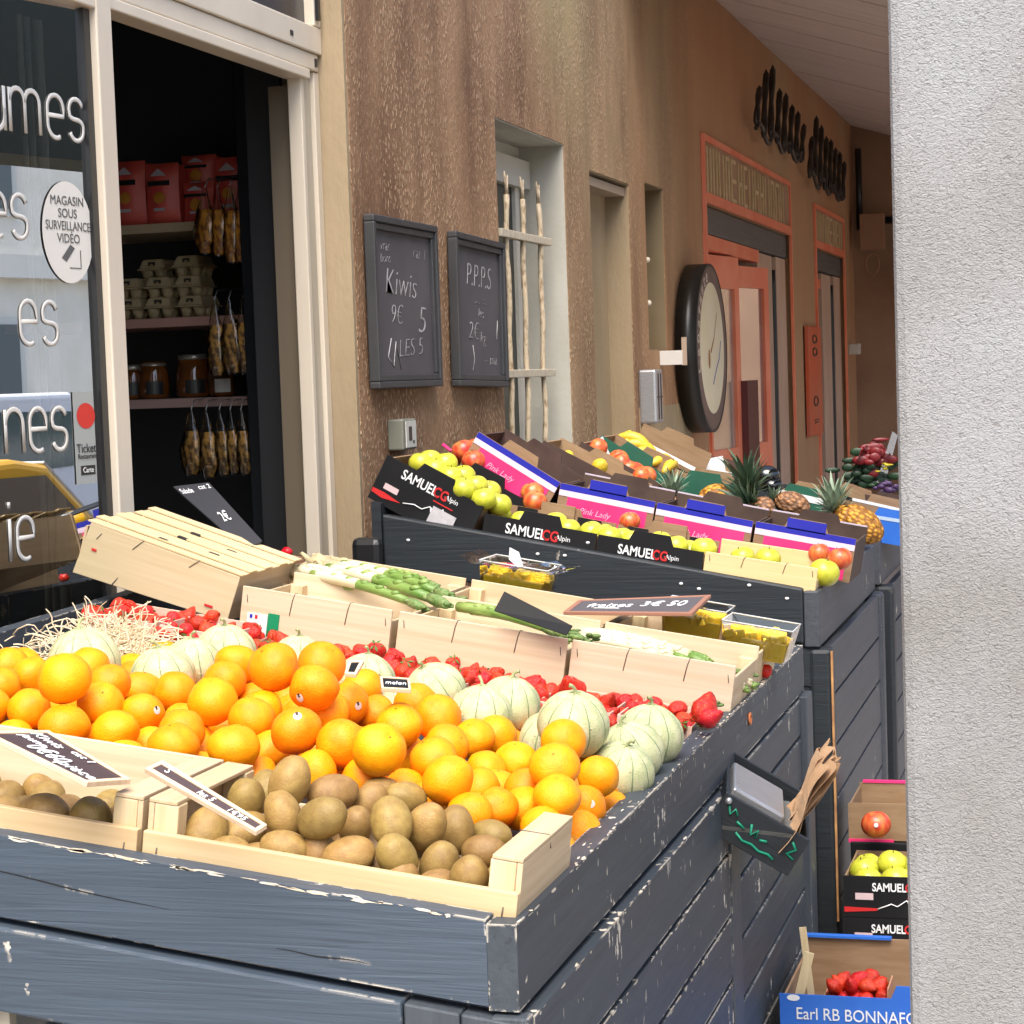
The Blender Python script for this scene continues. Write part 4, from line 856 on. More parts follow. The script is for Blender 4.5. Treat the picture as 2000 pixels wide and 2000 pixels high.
def stickmesh(r=.3):
    mb = MB(); v = [(0, -1.008, 0)]; N = 14
    for k in (.5, 1):
        for i in range(N):
            a = 2 * PI * i / N; x, z = r * k * math.cos(a), r * 1.1 * k * math.sin(a); v.append((x, -math.sqrt(max(0, 1 - x * x - z * z / .9)) * 1.012, z))
    f = [(0, 1 + i, 1 + (i + 1) % N) for i in range(N)] + [(1 + i, 1 + N + i, 1 + N + (i + 1) % N, 1 + (i + 1) % N) for i in range(N)]
    mb.add(v, f[2:6] + f[N + 3:N + 5], 0); mb.add(v, f[:2] + f[6:N + 3] + f[N + 5:], 1); return mb.mesh('sticker', [BLACK, mat('sticker paper', (.6, .5, .45), .5)])
STM = stickmesh(.17)
# photo px centre, radius px, heap height above the rim
OR = [(125,1325,53,.13),(2,1339,40,.07),(18,1303,40,.07),(44,1300,38,.05),(60,1322,42,.07),(171,1306,43,.08),(212,1336,44,.08),(56,1386,44,.06),(197,1375,45,.07),(125,1420,54,.10),(26,1446,42,.05),(-20,1383,42,.05),
 (226,1428,48,.07),(280,1393,44,.06),(276,1347,40,.04),(342,1352,42,.05),(415,1370,50,.09),(355,1430,47,.07),(339,1458,53,.10),(457,1461,53,.10),(245,1486,45,.05),(308,1517,50,.05),(178,1490,40,.03),(395,1512,40,.02),
 (463,1298,43,.08),(440,1330,40,.05),(487,1338,38,.04),(509,1388,44,.07),(492,1405,47,.085),(535,1303,50,.14),(629,1296,47,.13),(614,1343,48,.11),(707,1346,41,.06),(678,1375,44,.08),(640,1392,43,.07),(578,1427,50,.10),(667,1453,51,.09),
 (740,1464,53,.10),(779,1419,47,.08),(732,1396,40,.05),(812,1375,43,.06),(854,1401,47,.07),(872,1458,46,.06),(848,1484,47,.07),(874,1523,53,.09),(925,1442,42,.05),(714,1522,46,.05),(675,1502,40,.03),(614,1508,42,.05),(525,1468,40,.04),
 (500,1517,40,.03),(790,1542,40,.03),(838,1564,40,.03),(885,1577,41,.03),(918,1592,43,.03),(968,1438,42,.05),(1100,1447,46,.08),(1007,1487,44,.06),(1083,1497,49,.09),(1169,1516,41,.06),(1089,1556,47,.06),(1193,1583,40,.0),(950,1506,42,.04),
 (937,1542,40,.03),(970,1540,40,.03),(1025,1542,40,.03),(968,1579,43,.03),(937,1592,40,.02),(1020,1579,40,.02),(1145,1574,40,.01),(1060,1620,46,.02),(1133,1624,42,-.005),(1113,1672,40,-.03),(40,1482,42,.03),(0,1465,42,.04),(60,1512,44,.02),(120,1500,42,.02),(1085,1662,42,-.03)]
balls = []
for px, py, r, n in OR:
    d = w1(px, py, n); R_ = min(.0445, max(.0345, r * d / FPX)); balls.append([px, py, d, R_])
def pos(b): return dep(b[0], b[1], b[2])
for it in range(60):
    mv = 0
    for b_ in balls:
        rx_ = (dep(b_[0], b_[1], 1) - EYE).x
        if b_[0] > 1040: b_[2] = max(b_[2], (-XR + .032 + b_[3] * .8) / -rx_)
        if -100 < b_[0] < 1010: b_[2] = max(b_[2], (Y0 + .326 + b_[3]) / (dep(b_[0], b_[1], 1) - EYE).y)
    for i in range(len(balls)):
        for j in range(i):
            a, b_ = balls[i], balls[j]; pa, pb = pos(a), pos(b_); v = pb - pa; d = v.length; o = a[3] + b_[3] - d - .004
            if o > 0:
                s = .35 * o if a[2] > b_[2] else -.35 * o
                a[2] += s; b_[2] -= s; mv += 1
OLAB = {0: 'large orange topping the left end of the heap, below the melons', 9: 'round orange just above the left price sign', 29: 'orange at the very top of the heap, left of the pair in the middle', 30: 'broad orange at the top of the heap beside the tallest one',
        35: 'orange with a dark green sticker on its top', 33: 'orange with a small white sticker beside the black price sign', 43: 'orange with a round white sticker on its right side', 44: 'orange with pitted scarred peel above the kiwis', 2: 'orange with a dark sticker at the left edge of the heap',
        56: 'orange leaning on the striped melon at the right', 57: 'orange with its stem scar up, right part of the heap', 58: 'orange in the pile at the right, under the one leaning on the melon', 59: 'orange at the far right touching the palest melon', 60: 'broad orange low at the right over the kiwi crate corner',
        61: 'orange wedged against the stand side at the lower right', 72: 'lowest orange, in the gap by the crate corner and the stand side', 19: 'large orange just behind the two kiwi crates, left of the topmost kiwi', 37: 'large orange at the centre front of the heap', 31: 'orange with a dark sticker low on its left, below the topmost pair', 13: 'orange with a black and white sticker on its right, left part of the heap', 14: 'half hidden orange behind the sticker orange at the left'}
def zone(px): return 'left' if px < 330 else ('centre left' if px < 620 else ('centre right' if px < 900 else 'right'))
def ring(py, px): return 'back' if py < 1345 + (px > 700) * 60 else ('front' if py > 1480 + (px > 800) * 50 else 'middle')
STK = {2: (.9, -.1), 13: (1.1, .2), 31: (-.9, -.5), 35: (.1, .75), 33: (.75, -.1), 43: (.6, -.35), 69: (.3, .1)}
for i, b_ in enumerate(balls):
    p = pos(b_); r = random.Random(i)
    o = link('orange', OMS[i % 5], None, T(p) @ Rz(r.uniform(0, 6.28)) @ Rx(r.uniform(-1.1, .7) if i not in (9, 57, 56) else .25) @ Ry(r.uniform(-.7, .7) if i not in (9, 57) else 0) @ Sc(b_[3] * r.uniform(.97, 1.04), b_[3], b_[3] * r.uniform(.93, 1.05)))
    z_, g_ = zone(b_[0]), ring(b_[1], b_[0])
    tag(o, OLAB.get(i, 'plain orange in the %s of the heap, %s rows' % (z_, g_)), 'orange', 'oranges heaped on the front stand' if i in OLAB else 'plain oranges, %s %s of the heap' % (z_, g_))
    link('stem', DOTM, o)
    if i in STK:
        a, e = STK[i]; vd = (EYE - p).normalized()
        up = ROT @ Vector((0, 1, 0)); rt = ROT @ Vector((1, 0, 0))
        d_ = (vd + rt * a * .8 + up * e).normalized(); zz = (up - d_ * up.dot(d_)).normalized(); xx = (-d_).cross(zz)
        M = Matrix((xx, -d_, zz)).transposed().to_4x4(); M.translation = p
        s_ = link('sticker', STM, o); s_.matrix_parent_inverse = o.matrix_basis.inverted(); s_.matrix_basis = M @ Sc(b_[3], b_[3], b_[3]) @ Sc(1.01, 1.01, 1.01)
# lower layer that shows through the gaps
fr_ = random.Random(4); low_ = []
for gy in range(11):
    for gx in range(17):
        s = .08 + gx * .078 + (gy % 2) * .039; Y = 2.88 + gy * .07
        if s > 1.36 or (s > .55 and False): continue
        p = S1(s, Y, -.012 + .03 * min(1, s / .3) + fr_.uniform(-.006, .006))
        if Y > 3.45 and s < .55 or Y > 3.22 and s > 1.02: continue
        if all((p - q_).length > .066 for q_ in low_) and all((p - pos(b)).length > b[3] + .030 for b in balls):
            c_ = R3 = ROT.transposed() @ (p - EYE); X_ = 1000 + FPX * c_.x / -c_.z
            low_.append(p)
            if X_ < -60: continue
            o = link('orange', OMS[(gx + gy) % 5], None, T(p) @ Rx(fr_.uniform(0, 6)) @ Sc(.037, .037, .037)); tag(o, 'orange of the bottom layer, showing only through gaps in the heap', 'orange', 'oranges of the bottom layer')

# kiwis
KM = mat('kiwi skin', (.235, .135, .040), .5, (.32, .205, .062), 2.2, (1, 1, 1), (.3, .7), .22, 14, None, .008, spec=.4, rnd=.18, hue=.013)
KN = mat('kiwi nub', (.05, .03, .015), .9)
def kiwi_mesh(seed):
    mb = MB(); mb.sphere((0, 0, 0), (.97, .97, 1.34), 32, 22, f=lambda d, ph, th: (1 + .05 * noise.noise(Vector((d.x * 1.4 + seed, d.y * 1.4, d.z)))) * (1 - .05 * math.exp(-((PI - th) / .22) ** 2)))
    me = mb.mesh('kiwi', KM, True); return me
KMS = [kiwi_mesh(i * 5.3) for i in range(4)]
mb = MB(); mb.lathe([(.02, -1.235), (.12, -1.225), (.15, -1.20), (.16, -1.17)], 10); mb.sphere((0, 0, 1.22), (.07, .07, .05), 8, 5); KNM = mb.mesh('nub', KN)
KW = [(565,1528,40,.09,20),(649,1550,38,.07,80),(480,1565,38,.05,10),(552,1590,36,.06,160),(630,1598,41,.07,60),(695,1615,30,.04,190),(764,1606,41,.07,165),(832,1615,40,.06,200),(720,1570,34,.05,30),(792,1558,32,.05,100),(745,1548,30,.04,90),
 (891,1621,36,.04,0),(959,1632,32,.03,90),(556,1658,38,.04,100),(680,1675,42,.05,70),(622,1668,34,.02,0),(776,1674,39,.04,150),(813,1662,28,.01,0),(857,1689,38,.03,20),(944,1663,31,.02,85),(916,1717,39,.02,10),(782,1722,36,.015,190),(854,1732,32,.0,80),
 (509,1678,34,.02,95),(452,1667,34,.02,100),(590,1703,30,.0,90),(726,1712,30,.0,20),(680,1728,28,-.01,60),(401,1629,42,.02,200),(474,1626,38,.02,60),(370,1667,34,-.0,90),(440,1700,30,-.01,40),(521,1545,32,.06,0),(590,1620,32,.03,30),(900,1755,30,-.02,60),(640,1710,30,-.01,0),
 (83,1593,44,.03,80),(176,1611,46,.03,190),(8,1590,38,.02,90),(15,1612,38,.02,70),(90,1626,40,.015,95),(228,1622,38,.0,10),(46,1600,34,.0,0),(130,1640,36,-.01,90),(-40,1600,40,.02,60)]
kb = []
for px, py, r, n, ang in KW:
    d = w1(px, py, n); kb.append([px, py, d, min(.033, max(.0245, r * d / FPX * 1.03))])
for it in range(50):
    for i in range(len(kb)):
        for j in range(i):
            a, b_ = kb[i], kb[j]; o = a[3] + b_[3] - (pos(a) - pos(b_)).length - .001
            if o > 0: s = .3 * o * (1 if a[2] > b_[2] else -1); a[2] += s; b_[2] -= s
for i, b_ in enumerate(kb):
    yv = (dep(b_[0], b_[1], 1) - EYE).y; b_[2] = max(b_[2], (Y0 + .052 + b_[3]) / yv)
    p = pos(b_); r = random.Random(i + 50); ang = math.radians(KW[i][4]); rt = ROT @ Vector((1, 0, 0)); up = ROT @ Vector((0, 1, 0)); fw = ROT @ Vector((0, 0, 1))
    ax = (up * math.cos(ang) + rt * math.sin(ang) + fw * r.uniform(-.7, .7)).normalized(); M = ax.to_track_quat('Z', 'Y').to_matrix().to_4x4(); M.translation = p
    o = link('kiwi', KMS[i % 4], None, M @ Rz(r.uniform(0, 6)) @ Sc(b_[3], b_[3], b_[3]))
    L_ = KW[i][0] < 250
    KL = {0: 'topmost kiwi, standing against the oranges', 1: 'greenish kiwi lying behind the top of the pile', 21: 'pinkish brown kiwi end-on at the front of the right crate', 20: 'kiwi in the front right corner of the right crate', 28: 'dark kiwi in the shade under the price sign', 16: 'green kiwi with a black eye in the middle of the right crate', 14: 'golden brown kiwi lying at the front centre of the right crate', 36: 'kiwi lying in the middle of the left crate', 37: 'round kiwi at the right of the left crate'}
    tag(o, KL.get(i, 'kiwi among the others in the left crate' if L_ else ('kiwi in the back half of the right crate' if KW[i][1] < 1640 else 'kiwi in the front half of the right crate')), 'kiwi',
        'kiwis in the crates' if i in KL else ('kiwis of the left crate' if L_ else ('kiwis, back half of the right crate' if KW[i][1] < 1640 else 'kiwis, front half of the right crate')))
    link('nub', KNM, o)
kr = random.Random(31); kf = []
for k in range(500):
    s = kr.uniform(.05, 1.05); Y = kr.uniform(Y0 + .085, Y0 + .27)
    if .50 < s < .60: continue
    p = S1(s, Y, -.012 + kr.uniform(-.006, .006))
    if all((p - pos(b_)).length > b_[3] + .022 for b_ in kb) and all((p - q_).length > .05 for q_ in kf):
        kf.append(p); o = link('kiwi', KMS[k % 4], None, T(p) @ Rx(kr.uniform(.6, 2.4)) @ Rz(kr.uniform(0, 6)) @ Sc(.0265, .0265, .0265)); tag(o, 'kiwi at the bottom of a crate, between the upper ones', 'kiwi', 'kiwis at the bottom of the crates')

# melons
def melon_mat():
    m = mat('melon rind', (.42, .44, .27), .6); n, L, b = nd(m); tc = n.new('ShaderNodeTexCoord'); O = tc.outputs['Object']
    sx = n.new('ShaderNodeSeparateXYZ'); L.new(O, sx.inputs[0])
    at = node(n, 'ShaderNodeMath', operation='ARCTAN2'); L.new(sx.outputs['Y'], at.inputs[0]); L.new(sx.outputs['X'], at.inputs[1])
    wz = n.new('ShaderNodeTexNoise'); wz.inputs['Scale'].default_value = 2; L.new(O, wz.inputs['Vector'])
    m1 = node(n, 'ShaderNodeMath', operation='MULTIPLY_ADD'); m1.inputs[1].default_value = 10; L.new(at.outputs[0], m1.inputs[0])
    w_ = node(n, 'ShaderNodeMath', operation='MULTIPLY'); w_.inputs[1].default_value = 1.1; L.new(wz.outputs['Fac'], w_.inputs[0]); L.new(w_.outputs[0], m1.inputs[2])
    c = node(n, 'ShaderNodeMath', operation='COSINE'); L.new(m1.outputs[0], c.inputs[0])
    g_ = n.new('ShaderNodeMapRange'); g_.inputs[1].default_value = -.955; g_.inputs[2].default_value = -1.0; L.new(c.outputs[0], g_.inputs[0])
    vo = n.new('ShaderNodeTexVoronoi'); vo.feature = 'DISTANCE_TO_EDGE'; vo.inputs['Scale'].default_value = 11; L.new(O, vo.inputs['Vector'])
    net = n.new('ShaderNodeMapRange'); net.inputs[1].default_value = .0; net.inputs[2].default_value = .09; net.inputs[3].default_value = .8; net.inputs[4].default_value = 0; L.new(vo.outputs['Distance'], net.inputs[0])
    nn = n.new('ShaderNodeTexNoise'); nn.inputs['Scale'].default_value = 3; nn.inputs['Detail'].default_value = 5; L.new(O, nn.inputs['Vector'])
    cr = n.new('ShaderNodeValToRGB'); e = cr.color_ramp.elements; e[0].position = .35; e[1].position = .65; e[0].color = (.37, .42, .19, 1); e[1].color = (.57, .56, .32, 1); L.new(nn.outputs['Fac'], cr.inputs[0])
    a = node(n, 'ShaderNodeMix', data_type='RGBA'); L.new(net.outputs[0], a.inputs['Factor']); L.new(cr.outputs[0], a.inputs['A']); a.inputs['B'].default_value = (.64, .60, .40, 1)
    b2_ = node(n, 'ShaderNodeMix', data_type='RGBA'); L.new(g_.outputs[0], b2_.inputs['Factor']); L.new(a.outputs['Result'], b2_.inputs['A']); b2_.inputs['B'].default_value = (.13, .20, .09, 1)
    L.new(b2_.outputs['Result'], b.inputs['Base Color'])
    bp = n.new('ShaderNodeBump'); bp.inputs['Strength'].default_value = .35; bp.inputs['Distance'].default_value = .03; L.new(net.outputs[0], bp.inputs['Height']); L.new(bp.outputs[0], b.inputs['Normal'])
    return m
MM = melon_mat(); STEMM = mat('melon stem', (.26, .30, .13), .7, (.36, .38, .2), 20)
mb = MB(); mb.sphere((0, 0, 0), (1, 1, .93), 80, 30, f=lambda d, ph, th: 1 - .022 * (1 - abs(math.cos(5 * ph))) ** 0 * (.5 - .5 * math.cos(10 * ph)) * math.sin(th) * 1.0 + .02 * noise.noise(d * 1.5))
MEL = mb.mesh('melon', MM, True)
mb = MB(); mb.tube([(0, 0, .86), (.01, 0, .97), (.04, .02, 1.06), (.12, .05, 1.14), (.2, .05, 1.16)], [.13, .055, .045, .05, .06], 8)
for k in range(5): a = k * 1.26; mb.tube([(0, 0, .95), (.12 * math.cos(a), .12 * math.sin(a), .935), (.24 * math.cos(a), .24 * math.sin(a), .885)], [.03, .02, .006], 5)
MST = mb.mesh('stem', STEMM)
ML = [(165,1292,72,.07,'whitish striped melon nested in the straw at the far left'),(318,1322,64,.04,'pale melon half sunk behind the oranges, right of the straw'),(375,1300,58,.06,'melon with a pointed stem between the straw and the strawberries'),(440,1276,62,.07,'flat topped striped melon beside the red punnets, left part'),
 (582,1293,52,.04,'melon mostly hidden behind the topmost oranges'),(715,1330,56,.05,'melon behind the small price signs'),(850,1352,62,.06,'melon with a tall stem, centre of the melon row'),(757,1385,50,.02,'melon peeping out below the small black sign'),
 (994,1378,64,.08,'smooth pale melon in the back row, centre right'),(938,1396,60,.06,'ribbed pale melon with a curled stem in front of the smooth one'),(1119,1415,72,.09,'large pale green melon in the back row, right of centre'),(1075,1447,64,.05,'dark striped melon behind the leaning orange'),
 (1268,1438,72,.08,'striped melon with an upright stem at the back right'),(1232,1470,70,.06,'pale netted melon, middle of the three in the right corner'),(1214,1508,68,.04,'palest netted melon nearest the stand side')]
mbs = []
for px, py, r, n, lab in ML:
    d = w1(px, py, n); mbs.append([px, py, d, min(.071, max(.056, r * d / FPX))])
for it in range(60):
    for b_ in mbs:
        if b_[0] > 1100: b_[2] = max(b_[2], (-XR + .03 + b_[3] * .55) / -(dep(b_[0], b_[1], 1) - EYE).x)
    for i in range(len(mbs)):
        for j in range(len(balls)):
            a, b_ = mbs[i], balls[j]; o = a[3] + b_[3] - (pos(a) - pos(b_)).length - .004
            if o > 0: a[2] += .25 * o; 
        for j in range(i):
            a, b_ = mbs[i], mbs[j]; o = a[3] + b_[3] - (pos(a) - pos(b_)).length - .006
            if o > 0: s = .3 * o * (1 if a[2] > b_[2] else -1); a[2] += s; b_[2] -= s
for i, b_ in enumerate(mbs):
    p = pos(b_); r = random.Random(i + 9)
    o = link('melon', MEL, None, T(p) @ Rx(r.uniform(-.1, .35)) @ Ry(r.uniform(-.3, .3)) @ Rz(r.uniform(0, 6.28)) @ Sc(b_[3], b_[3], b_[3])); tag(o, ML[i][4], 'melon', 'melons behind the oranges'); link('stem', MST, o)
# straw
mb = MB(); r = random.Random(11)
cpts = [hz(0, 0, 1)] 
for k in range(720):
    u = r.gauss(.55, .24); px = 60 + 270 * u; py = 1262 - 60 * math.exp(-((u - .55) / .32) ** 2) * r.random() + r.uniform(-6, 42)
    c_ = dep(px, py, w1(px, py, .03)); ln = r.uniform(.04, .10); a = r.uniform(0, 6.28); cv = r.uniform(-18, 18); pts = []; q_ = Vector(c_); el = r.uniform(-.5, .7)
    for i in range(9):
        pts.append(q_.copy()); a += cv * ln / 8 + r.uniform(-.35, .35); el += r.uniform(-.5, .45); q_ += Vector((math.cos(a) * math.cos(el), math.sin(a) * math.cos(el) * .7, math.sin(el) * .8)) * ln / 8
    mb.tube(pts, r.uniform(.0010, .0018), 4, cap=False)
for k in range(4):   # long loose strands
    px = 60 + k * 60; c_ = dep(px, 1255, w1(px, 1255, .03)); pts = [c_ + Vector(((.05 + .012 * k) * math.cos(a) + .008 * math.sin(a * 5 + k), .01 * math.sin(3 * a), (.03 + .012 * (k % 3)) * math.sin(a) + .007 * math.cos(4 * a + k))) for a in [i * PI / 10 - .2 for i in range(12)]]; mb.tube(pts, .0014, 4, cap=False)
o = solo('wood_wool', mb, mat('wood wool', (.68, .53, .33), .7, (.8, .67, .47), 30), 'loose pale wood wool packing heaped behind the left melons', 'wood wool'); o['kind'] = 'stuff'

# strawberries and their punnets
SM = mat('strawberry skin', (.50, .008, .005), .35, (.60, .035, .012), 4, bump=.3, bscale=16, bdist=.02, spec=.4, rnd=.2)
n, L, b = nd(SM); tc = n.new('ShaderNodeTexCoord'); vo = n.new('ShaderNodeTexVoronoi'); vo.inputs['Scale'].default_value = 3.6; L.new(tc.outputs['Object'], vo.inputs['Vector'])
sr_ = n.new('ShaderNodeMapRange'); sr_.inputs[1].default_value = .20; sr_.inputs[2].default_value = .13; sr_.inputs[4].default_value = .8; L.new(vo.outputs['Distance'], sr_.inputs[0])
sm_ = node(n, 'ShaderNodeMix', data_type='RGBA'); L.new(sr_.outputs[0], sm_.inputs['Factor']); L.new(b.inputs['Base Color'].links[0].from_socket, sm_.inputs['A']); sm_.inputs['B'].default_value = (.55, .28, .05, 1); L.new(sm_.outputs['Result'], b.inputs['Base Color'])
mb = MB(); mb.sphere((0, 0, 0), (1, 1, 1.25), 14, 10, f=lambda d, ph, th: (1 - .30 * max(0, -d.z) ** 1.2 * (1 - abs(d.z)) * 3) * (1 + .1 * math.cos(2 * ph)) * (1 + .05 * noise.noise(d * 2))); SBM = mb.mesh('strawberry', SM, True)
mb = MB()
for k in range(6): a = k * PI / 3; mb.add([(0, 0, 1.2), (.55 * math.cos(a - .25), .55 * math.sin(a - .25), 1.12), (.95 * math.cos(a), .95 * math.sin(a), 1.0), (.55 * math.cos(a + .25), .55 * math.sin(a + .25), 1.12)], [(0, 1, 2, 3)])
mb.tube([(0, 0, 1.15), (.05, 0, 1.45)], .06, 5); SCAL = mb.mesh('calyx', mat('strawberry leaf', (.07, .14, .02), .7))
def berry(p, R_, r, lab, grp, cal=True):
    o = link('strawberry', SBM, None, T(p) @ Rz(r.uniform(0, 6.28)) @ Rx(r.uniform(.6, 2.6)) @ Rz(r.uniform(0, 6)) @ Sc(R_, R_, R_)); tag(o, lab, 'strawberry', grp)
    if cal: link('calyx', SCAL, o)
r = random.Random(21); placed = []
for k in range(900):
    s = r.uniform(.06, 1.36); Y = r.uniform(3.86, 4.06); n = r.uniform(-.018, .008) + (.012 if s > 1.08 else 0) - .008 * (s < .35)
    p = S1(s, Y, n); R_ = r.uniform(.0155, .0205)
    if all((p - q_).length > .026 for q_ in placed) and all((p - pos(b)).length > b[3] + .012 for b in mbs):
        placed.append(p); berry(p, R_, r, 'small red strawberry in the punnets between the melons and the asparagus crates, %s part' % ('right' if s < .45 else 'middle' if s < 1 else 'left'), 'strawberries, %s part' % ('right' if s < .45 else 'middle' if s < 1 else 'left'), k % 3 != 0)
    if len(placed) > 170: break
for px, py, R_, lab in ((1378, 1385, .028, 'largest strawberry, at the right end of the punnets against the stand side'), (1388, 1402, .02, 'smaller strawberry under the largest one at the right end'), (1118, 1345, .027, 'big red strawberry in front of the gap between the crates')):
    berry(dep(px, py, w1(px, py, .035)), R_, r, lab, 'large strawberries in front of the crates')
PUN = mat('pink veneer', (.62, .40, .30), .6, (.7, .5, .38), 8, (1, 14, 14))
pt = thing('punnet', 'x', 'punnet', None); first = True
mb = MB(); w_, d_, h_ = .15, .095, .055
mb.box((-w_ / 2, -d_, -h_), (w_ / 2, -d_ + .003, 0)); mb.box((-w_ / 2, d_ - .003, -h_), (w_ / 2, d_, 0)); mb.box((-w_ / 2, -d_ + .003, -h_), (-w_ / 2 + .003, d_ - .003, 0)); mb.box((w_ / 2 - .003, -d_ + .003, -h_), (w_ / 2, d_ - .003, 0)); part('side', mb, PUN, pt, bev=.001)
mb = MB(); mb.box((-w_ / 2 + .004, -d_ + .004, -h_), (w_ / 2 - .004, d_ - .004, -h_ + .003)); part('bottom', mb, PUN, pt)
for k in range(8):
    s = .12 + k * .162; p = S1(s, 3.965, -.002 + (.025 if s > 1.05 else 0)); M = T(p) @ Ry(math.atan(tl1(3.96)))
    if first: pt.matrix_world = M; tgt = pt; first = False
    else: tgt = dup(pt, M)
    tag(tgt, 'pinkish veneer punnet, %s of the row counted from the stand side, under the strawberries' % ('first', 'second', 'third', 'fourth', 'fifth', 'sixth', 'seventh', 'eighth')[k], 'punnet', 'veneer punnets of strawberries')

# ================================================================ WOODEN CRATES
def woodcrate(name, label, M, W, D, Hf, Hb, Hs, ma, mp, th=.006, post=.03, group=None, staples=True, solid=False):
    t = thing(name, label, 'crate', M, group)
    if Hf: part('front_panel', MB().box((0, 0, 0), (W, th, Hf)), ma, t, bev=.0015)
    part('back_panel', MB().box((0, D - th, 0), (W, D, Hb)), ma, t, bev=.0015)
    for x in (0, W - th): part('side_panel', MB().box((x, th + .0005, 0), (x + th, D - th - .0005, Hs)), PLYY, t, bev=.0015)
    part('bottom', MB().box((th, th + .001, .001), (W - th, D - th - .001, .005)), ma, t)
    for x in (th + .0005, W - th - post - .0005):
        for y in (th + .0005, D - th - post - .0005):
            part('corner_post', MB().box((x, y, .006), (x + post, y + post, (Hs if not solid else Hs + .004))), mp, t, bev=.001)
    if staples:
        mb = MB()
        for x, z in ((.012, Hf * .82), (.012, Hf * .2), (W - .014, Hf * .8), (W - .014, Hf * .22)): mb.tube([(x, -.001, z + .008), (x + .003, -.0015, z - .008)], .0008, 4)
        for x in (W * .33, W * .70): mb.tube([(x, -.001, Hf * .66), (x + .004, -.0012, Hf * .9), (x + .008, .0, Hf + .001), (x + .012, th, Hf + .001)], .0009, 4)
        part('staple', mb, STAPLE, t)
    return t
tk = math.atan(tl1(2.5)) 
# kiwi crates: low front board, tall sides
def kiwicrate(s0, W, lab):
    M = T(S1(s0 + W, Y0 + .036, -.046)) @ Ry(math.atan(tl1(2.5)))
    t = thing('wooden_crate', lab, 'crate', M, 'kiwi crates at the front of the stand'); D = .28; th = .008
    part('front_panel', MB().box((0, 0, 0), (W, .012, .075)), PINE, t, bev=.0015)
    part('back_panel', MB().box((0, D - th, 0), (W, D, .118 if s0 > .4 else .072)), PLY if s0 < .4 else PINKPLY, t, bev=.0015)
    for x in (0, W - th): part('side_panel', MB().box((x, .0125, 0), (x + th, D - th - .0005, .112)), PLYY, t, bev=.001)
    for x in (0, W - .042): part('top_slat', MB().box((x, .012, .1125), (x + .042, D - .009, .1185)), PLYY, t, bev=.0012)
    for x in (th + .0005, W - th - .036):
        for y in (.0125, D - th - .0305): part('corner_post', MB().box((x, y, .004), (x + .0355, y + .03, .112)), PLYZ, t, bev=.0015)
    part('bottom', MB().box((.009, .013, .001), (W - .009, D - .009, .004)), PINE, t)
    mb = MB(); mb.tube([(.02, -.001, .03), (.022, -.0012, .055)], .001, 4); mb.tube([(W - .02, -.001, .03), (W - .018, -.0012, .055)], .001, 4); mb.tube([(W - .045, .15, .1188), (W - .002, .15, .1188), (W + .0008, .152, .10)], .0008, 4); part('staple', mb, STAPLE, t)
    return t
kiwicrate(.012, .530, 'pale pine crate full of kiwis at the front corner of the stand'); kiwicrate(.546, .54, 'pale pine crate of kiwis at the left edge, with a knotty back board')
# asparagus crates, first row and second row
AL = ['pale plywood asparagus crate nearest the stand side, first row', 'pale plywood asparagus crate in the middle of the first row', 'pale plywood asparagus crate with a green sticker, first row']
for k, (s0, W) in enumerate(((.012, .345), (.362, .372), (.745, .345))):
    s_ = s0 + W; M = T(S1(s_, 4.085, -.048)) @ Ry(math.atan(tl1(4.1)))
    t = woodcrate('wooden_crate', AL[k], M, W, .30, .14, .14, .115, PINKPLY, PLYZ, group='asparagus crates on the front stand')
    if k == 2:
        mb = MB(); mb.box((.018, -.0022, .035), (.065, -.001, .085)); mb2 = MB(); mb2.box((.066, -.0024, .04), (.092, -.001, .09))
        part('paper_label', mb, WHITE, t); part('green_sticker', mb2, mat('green sticker', (.0, .22, .09), .5), t)
        mb = MB(); mb.box((.024, -.0035, .074), (.030, -.0023, .082)); part('print', mb, BLUEP, t); mb = MB(); mb.box((.036, -.0035, .074), (.042, -.0023, .082)); mb.box((.03, -.003, .055), (.055, -.0023, .057)); part('print', mb, REDP, t)
for k, (s0, W, lab) in enumerate(((.014, .345, 'pale plywood crate of white asparagus at the right end of the back row'), (.366, .39, 'pale plywood crate behind the black price sign, back row'), (.765, .40, 'plywood crate with a torn edge at the left of the back row'))):
    s_ = s0 + W; M = T(S1(s_, 4.395, -.048)) @ Ry(math.atan(tl1(4.4)))
    woodcrate('wooden_crate', lab, M, W, .29, .10, .138, .12, PLY, PLYZ, group='asparagus crates on the front stand')
# upturned crate on the left, leaning on the row, slatted bottom upwards
pTL, pTR = hy(190, 1003, 4.1), hy(463, 1147, 4.1); pBL = hy(141, 1118, 4.1)
Mx = frame(hy(141, 1118, 4.1), hy(443, 1215, 4.1) - hy(141, 1118, 4.1), (0, 1, 0)); Wc = (hy(443, 1215, 4.1) - hy(141, 1118, 4.1)).length; Hc = .122
cr = thing('wooden_crate', 'upturned plywood crate propped askew, its slatted bottom facing up', 'crate', Mx)
part('front_panel', MB().hexa([(0, 0, 0), (Wc, 0, 0), (Wc, .006, 0), (0, .006, 0), (.018, 0, Hc), (Wc + .006, 0, Hc * .86), (Wc + .006, .006, Hc * .86), (.018, .006, Hc)]), wood('straw plywood', (.52, .42, .24), (.62, .52, .33), 'x'), cr, bev=.0015)
part('back_panel', MB().box((0, .334, 0), (Wc, .34, Hc - .01)), PLY, cr)
for x in (.004, Wc - .01): part('side_panel', MB().box((x, .007, 0), (x + .006, .333, Hc - .012)), PLYY, cr)
sl = wood('straw slats', (.60, .44, .22), (.74, .57, .33), 'x')
